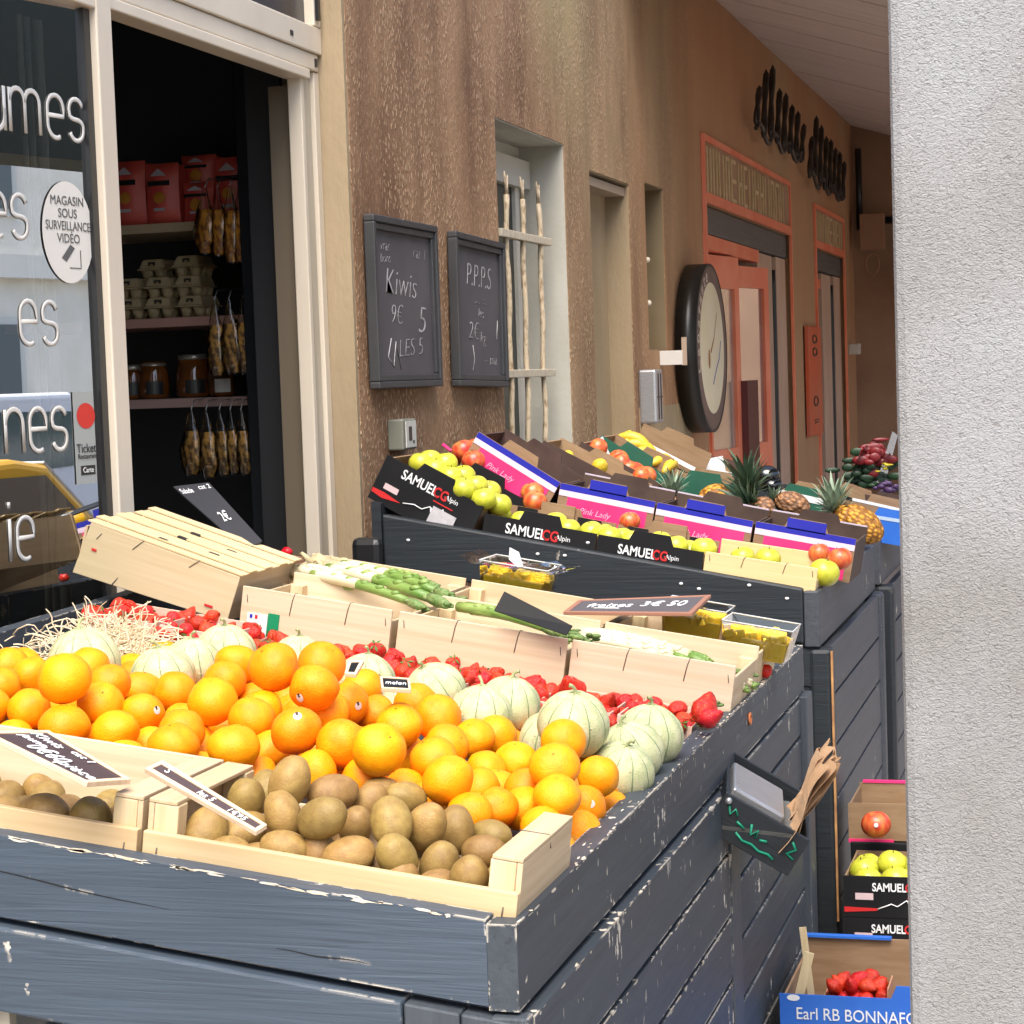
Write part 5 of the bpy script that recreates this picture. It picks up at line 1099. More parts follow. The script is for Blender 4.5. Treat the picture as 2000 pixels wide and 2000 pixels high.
for k in range(8):
    y0 = .0 + k * .0435; ln = -.02 - .012 * math.sin(k * 2.1)
    tt = .0035 * (k % 2)
    part('slat', MB().hexa([(.018 + ln * .4, y0, Hc + .001 + tt), (Wc + .01, y0, Hc * .86 + .002 + tt), (Wc + .01, y0 + (.0395 if k not in (2, 4, 5) else .041), Hc * .86 + .002 + tt), (.018 + ln * .4, y0 + .0395, Hc + .001 + tt),
                            (.018 + ln * .4, y0, Hc + .004 + tt), (Wc + .01, y0, Hc * .86 + .005 + tt), (Wc + .01, y0 + (.0395 if k not in (2, 4, 5) else .041), Hc * .86 + .005 + tt), (.018 + ln * .4, y0 + .0395, Hc + .004 + tt)]), sl, cr)
mb = MB()
for (x, y) in ((.16, .05), (.17, .13), (.165, .21), (.27, .085), (.275, .17), (.27, .25)): mb.hexa([(x, y, Hc * .95 - .0 - x * .045 + .0), (x + .03, y, Hc * .95 - x * .045), (x + .03, y + .018, Hc * .95 - x * .045), (x, y + .018, Hc * .95 - x * .045), (x, y, Hc + .0093 - x * .047), (x + .022, y, Hc + .0083 - x * .047), (x + .022, y + .012, Hc + .0083 - x * .047), (x, y + .012, Hc + .0093 - x * .047)])
part('slot', mb, DARKIN, cr)
mb = MB()
for x in (.13, .27): mb.tube([(x, -.001, Hc * .75), (x + .022, -.001, Hc * 1.0 - x * .03)], .0009, 4)
mb.tube([(.04, -.0012, .09), (.05, -.0012, .105)], .0008, 4); mb.tube([(.1, -.0012, .0), (.11, -.0012, .02)], .001, 4); part('staple', mb, STAPLE, cr)
part('red_mark', MB().box((.034, -.0022, .062), (.046, -.001, .067)).box((Wc - .06, -.0022, .02), (Wc - .04, -.001, .025)), REDP, cr)
# leaning chalk slate behind it
# asparagus
AG = mat('green asparagus', (.10, .20, .03), .45, (.26, .34, .09), 4, (.6, 6, 6), bump=.15); AW = mat('white asparagus', (.58, .50, .30), .45, (.66, .60, .42), 4, (.6, 6, 6)); AT = mat('asparagus tip', (.09, .17, .035), .6, (.2, .26, .09), 40, bump=.6, bscale=90)
def spear(p, q_, r0, white, lab, grp, bend=.01):
    p, q_ = Vector(p), Vector(q_); t = thing('asparagus_spear', lab, 'asparagus', T(p), grp); v = q_ - p; pts = [v * u + Vector((0, 0, bend * math.sin(PI * u))) for u in (0, .12, .3, .5, .7, .82)]
    mb = MB(); mb.tube(pts, [r0, r0 * 1.02, r0, r0 * .95, r0 * .85, r0 * .75], 10)
    for k in range(5): u = .2 + k * .13; c_ = v * u + Vector((0, 0, bend * math.sin(PI * u))); mb.sphere(c_ + Vector((0, -.3 * r0, r0 * .7)), (r0 * 1.0, r0 * .5, r0 * .5), 6, 5)
    if white == 2:
        m2 = MB(); m2.tube([v * u + Vector((0, 0, bend * math.sin(PI * u) + .0003)) for u in (0, .1, .25, .4)], [r0 * .8, r0 * 1.2, r0 * 1.1, r0 * 1.02], 10); part('root', m2, AW, t)
    part('stalk', mb, AW if white == 1 else AG, t)
    mb = MB(); pts = [v * u + Vector((0, 0, bend * math.sin(PI * u))) for u in (.82, .88, .94, 1.0)]; mb.tube(pts, [r0 * .78, r0 * .95, r0 * .75, r0 * .15], 10)
    rr = random.Random(int(p.x * 9999)); 
    for k in range(8): u = .8 + rr.random() * .17; c_ = v * u + Vector((0, 0, bend * math.sin(PI * u))); a = rr.random() * 6.28; mb.sphere(c_ + Vector((0, math.cos(a) * r0 * .6, math.sin(a) * r0 * .6)), (r0 * .7, r0 * .4, r0 * .4), 6, 5)
    part('tip', mb, AT if white != 1 else AG, t)
def W1(px, py, n): return dep(px, py, w1(px, py, n))
r = random.Random(5)
for k, (a, b_, rad, wh) in enumerate((((640, 1112), (885, 1186), .015, 2), ((670, 1104), (895, 1172), .014, 2), ((610, 1122), (840, 1192), .012, 2), ((745, 1116), (860, 1150), .010, 0), ((590, 1115), (690, 1146), .016, 1), ((600, 1100), (760, 1135), .012, 1))):
    spear(W1(*a, .085 - .01 * (k % 2)), W1(*b_, .085 - .008 * (k % 3)), rad, wh, ('thick green stalk lying along the top of the sticker crate', 'green stalk with a branching head, back of the sticker crate', 'pale rooted green stalk at the front of the sticker crate', 'short green stalk in the sticker crate', 'white bulbous stalk at the left end of the sticker crate', 'thin green stalk low in the sticker crate')[k], 'stalks in the sticker crate')
for k, (px, py, R_) in enumerate(((628, 1105, .03), (655, 1118, .028), (600, 1122, .026), (573, 1118, .022), (690, 1128, .022), (672, 1103, .02))):
    p = W1(px, py, .075); mb = MB(); mb.sphere((0, 0, 0), (R_ * 1.3, R_ * .8, R_ * .8), 14, 10, f=pert(k * 3, .5, 2.5)); mb.tube([(-R_, 0, 0), (-R_ * 1.9, 0, R_ * .5), (-R_ * 2.2, .005, R_ * .2)], [R_ * .4, R_ * .15, .001], 6)
    solo('bulb', mb, mat('bulb skin', (.5, .42, .25), .6, (.3, .22, .1), 22, bump=.3) if k == 0 else bpy.data.materials['bulb skin'], ('large pale bulb at the left end of the sticker crate', 'pale bulb in front of the large one', 'small bulb by the crate corner', 'bulb tucked under the crate slats', 'bulb at the root of the green stalks', 'bulb at the back of the sticker crate')[k], 'bulb', T(p) @ Ry(.3))
for k in range(7): 
    x0 = 905 + r.uniform(-10, 25); y0 = 1178 + r.uniform(-5, 14) + k * 2; spear(W1(x0, y0, .085), W1(x0 + 205, y0 + 58 + r.uniform(-4, 4), .083), r.uniform(.008, .012), 0, 'pale green asparagus spear in the middle crate', 'asparagus spears in the middle crate')
for k in range(9):
    x0 = 1130 + r.uniform(-12, 40); y0 = 1238 + r.uniform(-8, 8); spear(W1(x0, y0, .07), W1(x0 + 230, y0 + 58 + r.uniform(-5, 6), .06), r.uniform(.008, .011), 1, 'white asparagus spear in the crate nearest the stand side', 'white asparagus spears, nearest crate')
LEAFM = mat('loose green leaves', (.07, .13, .03), .6, (.15, .22, .06), 12)
def tuft(px, py, n, sz, lab, k=26, seed=0):
    p = W1(px, py, n); rr = random.Random(seed); mb = MB()
    for i in range(k):
        c_ = Vector((rr.gauss(0, sz), rr.gauss(0, sz * .5), rr.gauss(0, sz * .3))); mb.sphere(c_, (rr.uniform(.006, .014), .005, rr.uniform(.003, .006)), 7, 5, 0)
    solo('leaf_tuft', mb, LEAFM, lab, 'leaves', T(p))
tuft(1125, 1246, .085, .022, 'green asparagus tips poking out at the gap between the two right crates', 34, 1); tuft(870, 1170, .08, .018, 'green tips at the right end of the sticker crate', 22, 2); tuft(1450, 1318, .03, .016, 'dark green tips squeezed between the last crate and the stand side', 22, 3); tuft(1400, 1375, .03, .006, 'green leaf of the largest strawberry', 8, 4)
for k, (px, py) in enumerate(((1455, 1345), (1440, 1352))):
    spear(W1(px - 25, py - 8, .02), W1(px + 22, py - 2, .02), .009, 1, 'cream stalk lying low between the last crate and the stand side', 'cream stalks by the stand side')
# fruit salad packs
YF = mat('cut yellow fruit', (.92, .58, .015), .3, (.95, .70, .08), 10, bump=.4, bscale=20, spec=.6); CLR = glass('clear plastic', (.97, .97, .96), .03)
def fruitpack(px, py, wpx, lab, Yd, wrapped=False):
    p = W1(px, py, .045); d = (p - EYE).length; w_ = wpx * d / FPX / .93; t = thing('fruit_pack', lab, 'fruit pack', T(p) @ Ry(math.atan(.17)), 'clear packs of cut yellow fruit'); h = w_ * .5; dd = w_ * .8
    def box5(a, b_, k): return [(-a / 2, 0, 0), (a / 2, 0, 0), (a / 2, dd * .9, 0), (-a / 2, dd * .9, 0), (-b_ / 2, -.006, k), (b_ / 2, -.006, k), (b_ / 2, dd, k), (-b_ / 2, dd, k)]
    mb = MB(); mb.add(box5(w_ * .86, w_, h), [(0, 1, 5, 4), (1, 2, 6, 5), (2, 3, 7, 6), (3, 0, 4, 7)]); part('tray', mb, CLR, t)
    mb = MB(); mb.tube([Vector(q_) for q_ in (box5(w_ * .86, w_, h)[4], box5(w_ * .86, w_, h)[5], box5(w_ * .86, w_, h)[6], box5(w_ * .86, w_, h)[7], box5(w_ * .86, w_, h)[4])], .0022, 5); part('rim', mb, mat('clear rim', (.5, .5, .48), .2) if 'clear rim' not in bpy.data.materials else bpy.data.materials['clear rim'], t)
    mb = MB(); rr = random.Random(px)
    mb.hexa([(-w_ * .41, .006, .002), (w_ * .41, .006, .002), (w_ * .41, dd * .86, .002), (-w_ * .41, dd * .86, .002), (-w_ * .44, .003, h * .6), (w_ * .44, .003, h * .6), (w_ * .44, dd * .88, h * .6), (-w_ * .44, dd * .88, h * .6)])
    for i in range(70): x, y_, z = rr.uniform(-.4, .4) * w_, rr.uniform(.0, .85) * dd, rr.uniform(.05, .62) * h; 
    for i in range(60): mb.box((-.011, -.011, -.009), (.011, .011, .009), 0, T(rr.uniform(-.38, .38) * w_, rr.uniform(.06, .8) * dd, h * .6 + rr.uniform(-.006, .008)) @ Rz(rr.uniform(0, 3)) @ Rx(rr.uniform(-.5, .5)))
    part('cut_fruit', mb, YF, t, bev=.003)
    if wrapped:
        mb = MB(); n_ = 9; v = []
        for i in range(n_):
            for j in range(7): u, v_ = i / 8 - .5, j / 6 - .5; v.append((u * w_ * 1.55, dd * .45 + v_ * dd * 1.3, h * 1.05 + .018 * noise.noise(Vector((u * 6, v_ * 6, 3))) + .012 * (abs(u) > .4) * 1 - .01))
        mb.add(v, [(i * 7 + j, (i + 1) * 7 + j, (i + 1) * 7 + j + 1, i * 7 + j + 1) for i in range(8) for j in range(6)], 0, None, True); part('film', mb, FILM2, t)
        mb = MB(); v = [(-.02, .02, h + .01), (.015, -.02, h + .0), (.03, -.025, h + .004), (.0, .03, h + .03), (-.03, .05, h + .035)]; mb.add(v, [(0, 1, 2, 3, 4)]); part('film_fold', mb, mat('crumpled clear film', (.6, .6, .6), .2), t)
FILM2 = glass('glossy wrap', (.97, .97, .96), .05)
fruitpack(995, 1172, 128, 'wrapped pack of yellow fruit behind the black sign', 0, True); fruitpack(1347, 1248, 118, 'left of the two packs of yellow fruit by the back right corner', 0); fruitpack(1470, 1290, 128, 'right pack of yellow fruit with dark specks at the back right corner', 0)
mb = MB(); rr = random.Random(8)
t = thing('radish_bunch', 'pinkish red radishes in a black tray under the brown chalk sign', 'radishes', T(W1(1235, 1225, .03)))
for k in range(5): mb.sphere((-.12 + k * .045 + rr.uniform(-.01, .01), rr.uniform(-.01, .03), .01), (.02, .014, .014), 10, 8)
part('root', mb, mat('radish skin', (.5, .03, .05), .35, (.62, .2, .2), 6), t); mb = MB(); mb.box((-.16, -.02, -.03), (.10, .12, -.002)); part('tray', mb, BLACKC, t)
for k, (px, py, R_, lab) in enumerate(((1495, 1310, .014, 'red radish beside the corner fruit pack'), (1105, 1190, .014, 'red strawberry left of the brown chalk sign'), (815, 1135, .012, 'small red fruit at the back edge of the stand'), (1080, 1192, .012, 'red fruit in the gap behind the black sign'), (560, 1078, .012, 'red fruit behind the upturned crate'))):
    p = W1(px, py, .02); mb = MB(); mb.sphere((0, 0, 0), (R_ * 1.3, R_, R_), 12, 8, f=pert(k, .3)); solo('red_fruit', mb, SM, lab, 'fruit', T(p))

# ---- price signs: four photo corners on a plane in front of the goods
def sign(name, label, c4, ds, m_face, m_frame, fw, texts, th=.006, group='price signs on the front stand'):
    P = [dep(px, py, d) for (px, py), d in zip(c4, ds)]      # TL TR BR BL
    M = T(P[3]); nrm = (P[2] - P[3]).cross(P[0] - P[3]).normalized(); W = ((P[2] - P[3]).length + (P[1] - P[0]).length) / 2; H = ((P[0] - P[3]).length + (P[1] - P[2]).length) / 2
    t = thing(name, label, 'sign', M, group)
    def fit(mb):
        for i, q_ in enumerate(mb.v):
            u, v = q_.x / W, q_.y / H; mb.v[i] = (P[3] * (1 - u) * (1 - v) + P[2] * u * (1 - v) + P[1] * u * v + P[0] * (1 - u) * v) + nrm * q_.z - P[3]
        return mb
    part('board', fit(MB().box((fw * .5, fw * .5, -th * .6), (W - fw * .5, H - fw * .5, 0))), m_face, t)
    if m_frame:
        mb = MB(); mb.box((0, 0, -th), (W, fw, .002)); mb.box((0, H - fw, -th), (W, H, .002)); mb.box((0, fw, -th), (fw, H - fw, .002)); mb.box((W - fw, fw, -th), (W, H - fw, .002)); part('frame', fit(mb), m_frame, t, bev=.0012)
    if texts:
        for s in texts:
            mb = MB()
            if isinstance(s[0], str):
                v_, f_ = text_mb(s[0], s[3] * H, ext=.0005, sx=s[4], shear=.15); wd = max(q.x for q in v_) - min(q.x for q in v_); k_ = min(1, (.34 if len(texts) > 1 else .7) * W / max(wd, 1e-4))
                mb.add([Vector((q.x * k_, q.y, q.z)) for q in v_], f_, 0, T(s[1] * W, s[2] * H, .0012))
            else: mb.tube([(a * W, b_ * H, .0014) for a, b_ in s], .0013, 4)
            part('chalk_writing', fit(mb), mat('white marker', (.8, .8, .8), .7) if 'white marker' not in bpy.data.materials else bpy.data.materials['white marker'], t)
    return t
SB = mat('brown black slate', (.05, .028, .028), .5, (.07, .045, .045), 3); SF = wood('sign frame wood', (.66, .47, .29), (.78, .6, .4), 'x')
sign('price_sign', 'framed price slate over the oranges at the left edge', [(95, 1428), (256, 1524), (170, 1530), (-35, 1430)], [2.90, 2.80, 2.70, 2.80], SB, SF, .008, [('Kiwis', .2, .72, .24, 1.0), ('jaune', .2, .5, .2, 1.0), ('cat 1', .55, .8, .2, 1.0), ('0€60', .45, .34, .42, 1.2), ('pièce', .78, .28, .3, 1.0)])
sign('price_sign', 'narrow framed price slate resting on the kiwis', [(318, 1486), (522, 1612), (500, 1626), (282, 1502)], [2.66, 2.56, 2.545, 2.64], SB, SF, .006, [('S', .12, .6, .5, 1.2), ('les 5', .5, .45, .5, 1.2), ('1€95', .78, .45, .5, 1.2)])
sign('price_slate', 'dark slate with chalk marks leaning behind the upturned crate', [(338, 950), (408, 942), (512, 1056), (480, 1075)], [5.1, 5.15, 4.8, 4.75], mat('dark slate', (.03, .03, .034), .6), None, .0, [('Salade', .2, .90, .11, 1.1), ('cat 2', .75, .93, .10, 1.1), ('2€', .5, .45, .2, 1.2)], group=None)
sign('price_sign', 'plain black price card standing in the middle crate', [(985, 1155), (1118, 1222), (1106, 1240), (965, 1192)], [4.28, 4.22, 4.2, 4.26], BLACKC, None, .0, None)
sign('price_sign', 'brown framed chalk sign lying across the back of the stand', [(1130, 1173), (1389, 1163), (1352, 1199), (1100, 1196)], [4.75, 4.72, 4.5, 4.6], SLB, mat('brown frame', (.30, .14, .09), .6), .012, [('fraises', .3, .5, .38, 1.6), ('3€ 50', .7, .55, .4, 1.6), [(.2, .3), (.4, .28)]])
sign('price_sign', 'small framed slate, lower of the two among the melons', [(742, 1322), (800, 1326), (803, 1348), (745, 1345)], [3.35, 3.35, 3.3, 3.3], BLACKC, SF, .004, [('melon', .5, .5, .4, 1.4)])
sign('price_sign', 'small tilted slate with a pale end, upper of the two among the melons', [(679, 1292), (712, 1290), (696, 1318), (673, 1316)], [3.45, 3.45, 3.4, 3.4], BLACKC, SF, .006, None)
# ================================================================ CARTONS ON THE REAR STAND
GA = mat('green apple skin', (.44, .46, .03), .3, (.56, .54, .05), 2.5, sss=.05, rnd=.08); RA = mat('red apple skin', (.50, .045, .02), .3, (.62, .22, .05), 2.2, (1, 1, .5), (.35, .7), rnd=.12); LEM = mat('lemon skin', (.62, .42, .02), .4, (.7, .5, .04), 6, bump=.2, bscale=90, rnd=.06)
def applemesh(m):
    mb = MB(); mb.sphere((0, 0, 0), (1, 1, .9), 24, 16, f=lambda d, ph, th: (1 - .16 * math.exp(-(th / .3) ** 2) - .1 * math.exp(-((PI - th) / .3) ** 2)) * (1 + .02 * math.cos(5 * ph) * (th > 2))); return mb.mesh('apple', m, True)
GAM, RAM = applemesh(GA), applemesh(RA)
mb = MB(); mb.sphere((0, 0, 0), (.85, .85, 1.05), 20, 14, f=lambda d, ph, th: 1 + .14 * math.exp(-(th / .22) ** 2) + .1 * math.exp(-((PI - th) / .22) ** 2)); LEMM = mb.mesh('lemon', LEM, True)
mb = MB(); mb.tube([(0, 0, .72), (.03, 0, .95)], .035, 5); APS = mb.mesh('stalk', mat('apple stalk', (.1, .06, .03), .8))
def fruit(mesh, name, p, R_, lab, cat, grp, rx=.3, stalk=True, seed=0):
    r = random.Random(seed + int(abs(p.x) * 1e4)); o = link(name, mesh, None, T(p) @ Rz(r.uniform(0, 6)) @ Rx(r.uniform(-rx, rx)) @ Ry(r.uniform(-rx, rx)) @ Sc(R_, R_, R_)); tag(o, lab, cat, grp)
    if stalk: link('stalk', APS, o)
    return o
def carton(label, pL, pR, Y, D, H, outer, inner, lip=None, text=None, backtab=True, group=None, th=.005, backH=None, M=None, W=None, ftab=True):
    if M is None:
        a, b_ = hy(*pL, Y), hy(*pR, Y); W = (b_ - a).length; M = frame(a, b_ - a, (0, 1, 0)) @ T(0, 0, -H)
    t = thing('carton', label, 'carton', M, group); bh = backH or H
    def tabbed(h, k=.028, wt=.10): return [(0, 0), (W, 0), (W, h), (W / 2 + wt / 2 + .012, h), (W / 2 + wt / 2, h + k), (W / 2 - wt / 2, h + k), (W / 2 - wt / 2 - .012, h), (0, h)]
    fp = MB(); fp.prism(tabbed(H) if ftab else [(0, 0), (W, 0), (W, H), (0, H)], th); f = part('front_panel', fp, outer, t)
    bp = MB(); bp.prism(tabbed(bh, .022) if backtab else [(0, 0), (W, 0), (W, bh), (0, bh)], th, 0, T(0, D - th, 0)); part('back_panel', bp, inner, t)
    for x in (0, W - th): part('side_panel', MB().box((x, th + .0005, 0), (x + th, D - th - .0005, H * .92)), inner, t)
    part('bottom', MB().box((th, th, .001), (W - th, D - th, .004)), inner, t)
    for x in (th + .001, W - th - .03): part('corner_flap', MB().box((x, th + .001, .005), (x + .028, th + .004, H * .97)), inner, t)
    if lip:
        zt = H; 
        for (h, m) in lip: part('band', MB().box((.001, -.0016, zt - h), (W - .001, -.0003, zt - .0003)), m, f); zt -= h
    if text: text(t, f, W, H)
    return t
def samuel(full=False):
    def fn(t, f, W, H):
        mb = MB(); k = W / .32 if full != 1 else .74; zz = H - .030 if not full else H - .028
        add_text(mb, 'SAMUEL', .040 * k, T(W * .38 if full != 1 else .115, -.0012, zz) @ FRONT, 0, ext=.0006, sx=.80, bold=.0006); part('lettering', mb, WHITE, f)
        mb = MB(); add_text(mb, 'CG', .040 * k, T(W * .60 if full != 1 else .172, -.0012, zz) @ FRONT, 0, ext=.0006, sx=.8, bold=.0009); mb.box((W * .56 if full != 1 else .16, -.0014, zz - .026), (W * .76 if full != 1 else .23, -.0006, zz - .023)); part('lettering', mb, REDP, f)
        mb = MB(); add_text(mb, 'Alpin', .020 * k, T(W * .715 if full != 1 else .205, -.0012, zz) @ FRONT, 0, ext=.0006, sx=1.0); part('lettering', mb, WHITE, f)
        if full:
            mb = MB(); pk = [(.32, .034), (.42, .046), (.50, .045), (.56, .062), (.62, .056), (.68, .072), (.74, .046), (.80, .03), (.85, .034), (.93, .006)] if full == 2 else [(.17, .022), (.24, .036), (.27, .030), (.315, .046), (.37, .030), (.46, .034)]
            mb.tube([(x * W, -.002, z) for x, z in pk], .0016, 4); mb.add([(pk[3][0] * W, -.0022, pk[3][1]), (pk[3][0] * W + .01, -.0022, pk[3][1] - .018), (pk[3][0] * W + .018, -.0022, pk[3][1] - .01), (pk[3][0] * W + .016, -.0022, pk[3][1] - .004)], [(0, 1, 2, 3)]); part('mountain_line', mb, WHITE, f)
            mb = MB(); mb.add([(0.002, -.0012, .022), (W * .12, -.0012, .018), (W * .3, -.0012, .030), (W * .12, -.0012, .036), (.002, -.0012, .034)] if full == 2 else [(.002, -.0012, .012), (W * .17, -.0012, .018), (W * .17, -.0012, .024), (.002, -.0012, .026)], [(0, 1, 2, 3, 4)] if full == 2 else [(0, 1, 2, 3)]); part('red_flash', mb, REDP, f)
            mb = MB(); mb.box((.03, -.0014, .045), (.075, -.0005, .062)); part('sticker', mb, mat('pale pink sticker', (.6, .45, .45), .5) if 'pale pink sticker' not in bpy.data.materials else bpy.data.materials['pale pink sticker'], f)
    return fn
WLAB = mat('grey printed label', (.42, .40, .41), .5, (.5, .48, .49), 60)
c = carton('black carton tilted at the left end, full of green apples', (757, 888), (945, 990), 5.43, .25, .135, BLACKC, CARD, None, samuel(2), backH=.115, ftab=True)
f = [x for x in c.children if x.name.startswith('front_panel')][0]; Wc_ = .30
part('paper_label', MB().box((.185, -.0035, .01), (.26, -.0025, .07)), WLAB, f); mb = MB(); mb.lathe([(.0005, 0), (.014, 0)], 16, 0, T(.272, -.004, .004) @ Rx(PI / 2), cap=False); part('round_sticker', mb, WHITE, f)
for k, (a, b_, lab) in enumerate((((947, 1003), (1166, 1043), 'black carton of green apples, second from the left in the front row'), ((1169, 1044), (1375, 1079), 'black carton of green apples next to the wooden crate'))):
    c = carton(lab, a, b_, 5.425, .235, .088, BLACKC, CARD, None, samuel(), backH=.098, group='black apple cartons on the rear stand')
    f = [x for x in c.children if x.name.startswith('front_panel')][0]; part('price_strip', MB().box((.17, -.006, .010), (.28, -.0035, .026)), WHITE, f); part('handle_tab', MB().box((.10, .222, .07), (.20, .2285, .125)), CARD, c)
    part('inner_print', MB().box((.03, .226, .05), (.09, .229, .098)), BLACKC, c); part('inner_print', MB().box((.21, .226, .05), (.28, .229, .098)), BLACKC, c)
a, b_ = hy(1378, 1077, 5.42), hy(1598, 1110, 5.42); M = frame(a, b_ - a, (0, 1, 0)) @ T(0, 0, -.085)
woodcrate('wooden_crate', 'pale yellow plywood crate of green apples at the street end of the rear stand', M, (b_ - a).length, .24, .085, .10, .05, wood('yellow plywood', (.60, .43, .2), (.68, .5, .26), 'x'), PLYZ)
def W2(px, py, n): return dep(px, py, w2(px, py, n))
def px_at(px, py, Y): return hy(px, py, Y)
gl = [(850,918,5.5),(822,905,5.52),(870,905,5.58),(880,932,5.5),(905,930,5.58),(905,955,5.5),(930,950,5.57),(945,975,5.5),(975,985,5.52),(955,960,5.6),(840,900,5.62),(975,1008,5.53),
      (1060,1028,5.53),(1085,1022,5.56),(1110,1035,5.53),(1178,1045,5.53),(1190,1050,5.5),(1020,1020,5.54),(1155,1040,5.56),(1215,1053,5.54),(1235,1058,5.52),(1290,1060,5.54),(1320,1068,5.53),(1345,1078,5.54),(1375,1072,5.5),(1500,1092,5.53),(1610,1118,5.50),(1450,1090,5.58)]
gb = [[x, y, (px_at(x, y + 6, Y) - EYE).dot(-(ROT @ Vector((0, 0, 1)))), .036 if x != 1610 else .042] for x, y, Y in gl]
for it in range(30):
    for i in range(len(gb)):
        for j in range(i):
            a, b_ = gb[i], gb[j]; o = a[3] + b_[3] - (pos(a) - pos(b_)).length - .006
            if o > 0: s = .25 * o * (1 if a[2] > b_[2] else -1); a[2] += s; b_[2] -= s
for i, b_ in enumerate(gb):
    x = b_[0]; g_ = 'tilted black carton' if x < 985 else 'middle black carton' if x < 1170 else 'black carton beside the wooden crate' if x < 1400 else 'plywood crate'
    fruit(GAM, 'green_apple', pos(b_), b_[3], 'yellow green apple in the ' + g_ if x != 1610 else 'big yellow green apple at the street end of the plywood crate', 'apple', 'green apples, ' + g_)
# second-row black carton with red apples, then blue-lipped cartons
carton('black carton of red apples behind the tilted green apple carton', (866, 892), (1033, 980), 5.70, .22, .10, BLACKC, CARD, None, samuel(), backtab=False)
mb = MB(); mb.tube([hy(865, 868, 5.9), hy(880, 880, 5.9), hy(905, 876, 5.9)], .012, 6, flat=.4); solo('pink_strip', mb, PINKP, 'bright pink card edge by the wall above the red apples', 'card')
rl = [(905,880,5.8),(930,878,5.84),(950,892,5.86),(925,900,5.78),(960,912,5.8),(985,910,5.86),(1000,930,5.8),(1020,948,5.78),(1040,962,5.76),(1045,980,5.72),(1010,925,5.88),(975,898,5.9),(1230,1018,5.68),(1640,1092,5.62),(1600,1080,5.66)]
rb = [[x, y, (px_at(x, y, Y) - EYE).dot(-(ROT @ Vector((0, 0, 1)))), .036] for x, y, Y in rl]
for it in range(30):
    for i in range(len(rb)):
        for j in range(i):
            a, b_ = rb[i], rb[j]; o = a[3] + b_[3] - (pos(a) - pos(b_)).length - .008
            if o > 0: s = .25 * o * (1 if a[2] > b_[2] else -1); a[2] += s; b_[2] -= s
for i, b_ in enumerate(rb):
    x = b_[0]; fruit(RAM, 'red_apple', pos(b_), b_[3] * (.85 if x in (1230, 1600) else 1), 'red and orange apple in the carton behind the tilted one' if x < 1100 else 'single orange red apple peeping out behind the black cartons' if x == 1230 else 'red apple behind the plywood crate, by the stand side' if x == 1640 else 'red apple half hidden left of the one by the stand side', 'apple', 'red apples on the rear stand')
PINKM = mat('pale pink print', (.8, .35, .5), .5)
def pinktext(t, f, W, H):
    part('pink_print', MB().box((W * .10, -.0016, 0.004), (W * .93, -.0003, H - .036)), PINKP, f)
    mb = MB(); add_text(mb, 'Pink Lady', .024, T(W * .40, -.0022, H * .45) @ FRONT, 0, ext=.0004, shear=.3, sx=1.0); part('lettering', mb, PINKM, f)
LIP = [(.018, BLUEP), (.017, mat('pinkish white band', (.7, .55, .66), .5))]
BLC = carton('blue lipped pink carton tilted against the wall', (935, 843), (1095, 943), 5.74, .28, .125, CARD, CARDD, LIP, pinktext, group='blue lipped pink cartons')
for k, (a, b_, lab) in enumerate((((1095, 943), (1281, 980), 'blue lipped pink carton, left of the three level ones'), ((1284, 981), (1472, 1018), 'blue lipped pink carton, middle of the three level ones'), ((1477, 1018), (1673, 1053), 'blue lipped pink carton at the street end'))):
    c = carton(lab, a, b_, 5.72, .28, .125, CARD, CARDD, LIP, pinktext, group='blue lipped pink cartons', backH=.135)
    f = [x for x in c.children if x.name.startswith('front_panel')][0]
    W_ = (hy(*b_, 5.72) - hy(*a, 5.72)).length; part('lip_tab', MB().box((W_ / 2 - .055, -.0016, .121), (W_ / 2 + .055, -.0003, .1515)), BLUEP, f)
    part('rim', MB().box((.002, .276, .1352), (W_ - .002, .2835, .139)), mat('pale lilac rim', (.5, .42, .48), .5) if k == 0 else bpy.data.materials['pale lilac rim'], c)
# cartons behind: lemons, peaches, green lipped, bananas
carton('brown carton of lemons tilted near the barred window', (1062, 860), (1245, 955), 6.10, .22, .07, CARDD, CARD, None, None, group='fruit cartons at the back', ftab=False)
carton('green lipped carton of peaches at the back', (1135, 862), (1290, 945), 6.32, .22, .07, CARDD, CARD, None, None, group='fruit cartons at the back', ftab=False)
carton('dark green carton edge with a white printed corner', (1175, 850), (1310, 935), 6.52, .2, .08, GREENP, CARD, None, None, group='fruit cartons at the back', backtab=False)
carton('black and brown carton of bananas farthest back', (1215, 868), (1352, 930), 6.72, .22, .06, CARD, CARD, None, None, group='fruit cartons at the back', backH=.13)
carton('level green lipped carton behind the pineapples', (1300, 928), (1450, 950), 6.6, .2, .08, GREENP, CARD, None, None, group='fruit cartons at the back')
carton('brown carton with a white scalloped edge beside the bananas', (1345, 905), (1440, 925), 7.2, .25, .10, CARD, CARDD, [(.012, WHITE)], None, group='fruit cartons at the back')
carton('green carton with a white edge between the pineapples', (1520, 955), (1610, 975), 7.1, .25, .10, GREENP, CARD, [(.022, WHITE)], None, group='fruit cartons at the back')
carton('brown carton with a black edge on the farther stand', (1615, 955), (1700, 985), 7.3, .25, .10, CARD, CARD, [(.012, BLACKC)], None, group='fruit cartons at the back')
carton('brown carton with white flaps on the farther stand, by the pillar', (1665, 972), (1790, 1000), 7.2, .25, .09, CARD, CARDD, [(.01, WHITE)], None, group='fruit cartons at the back')
a, b_ = hy(1692, 1010, 7.1), hy(1790, 1028, 7.1)
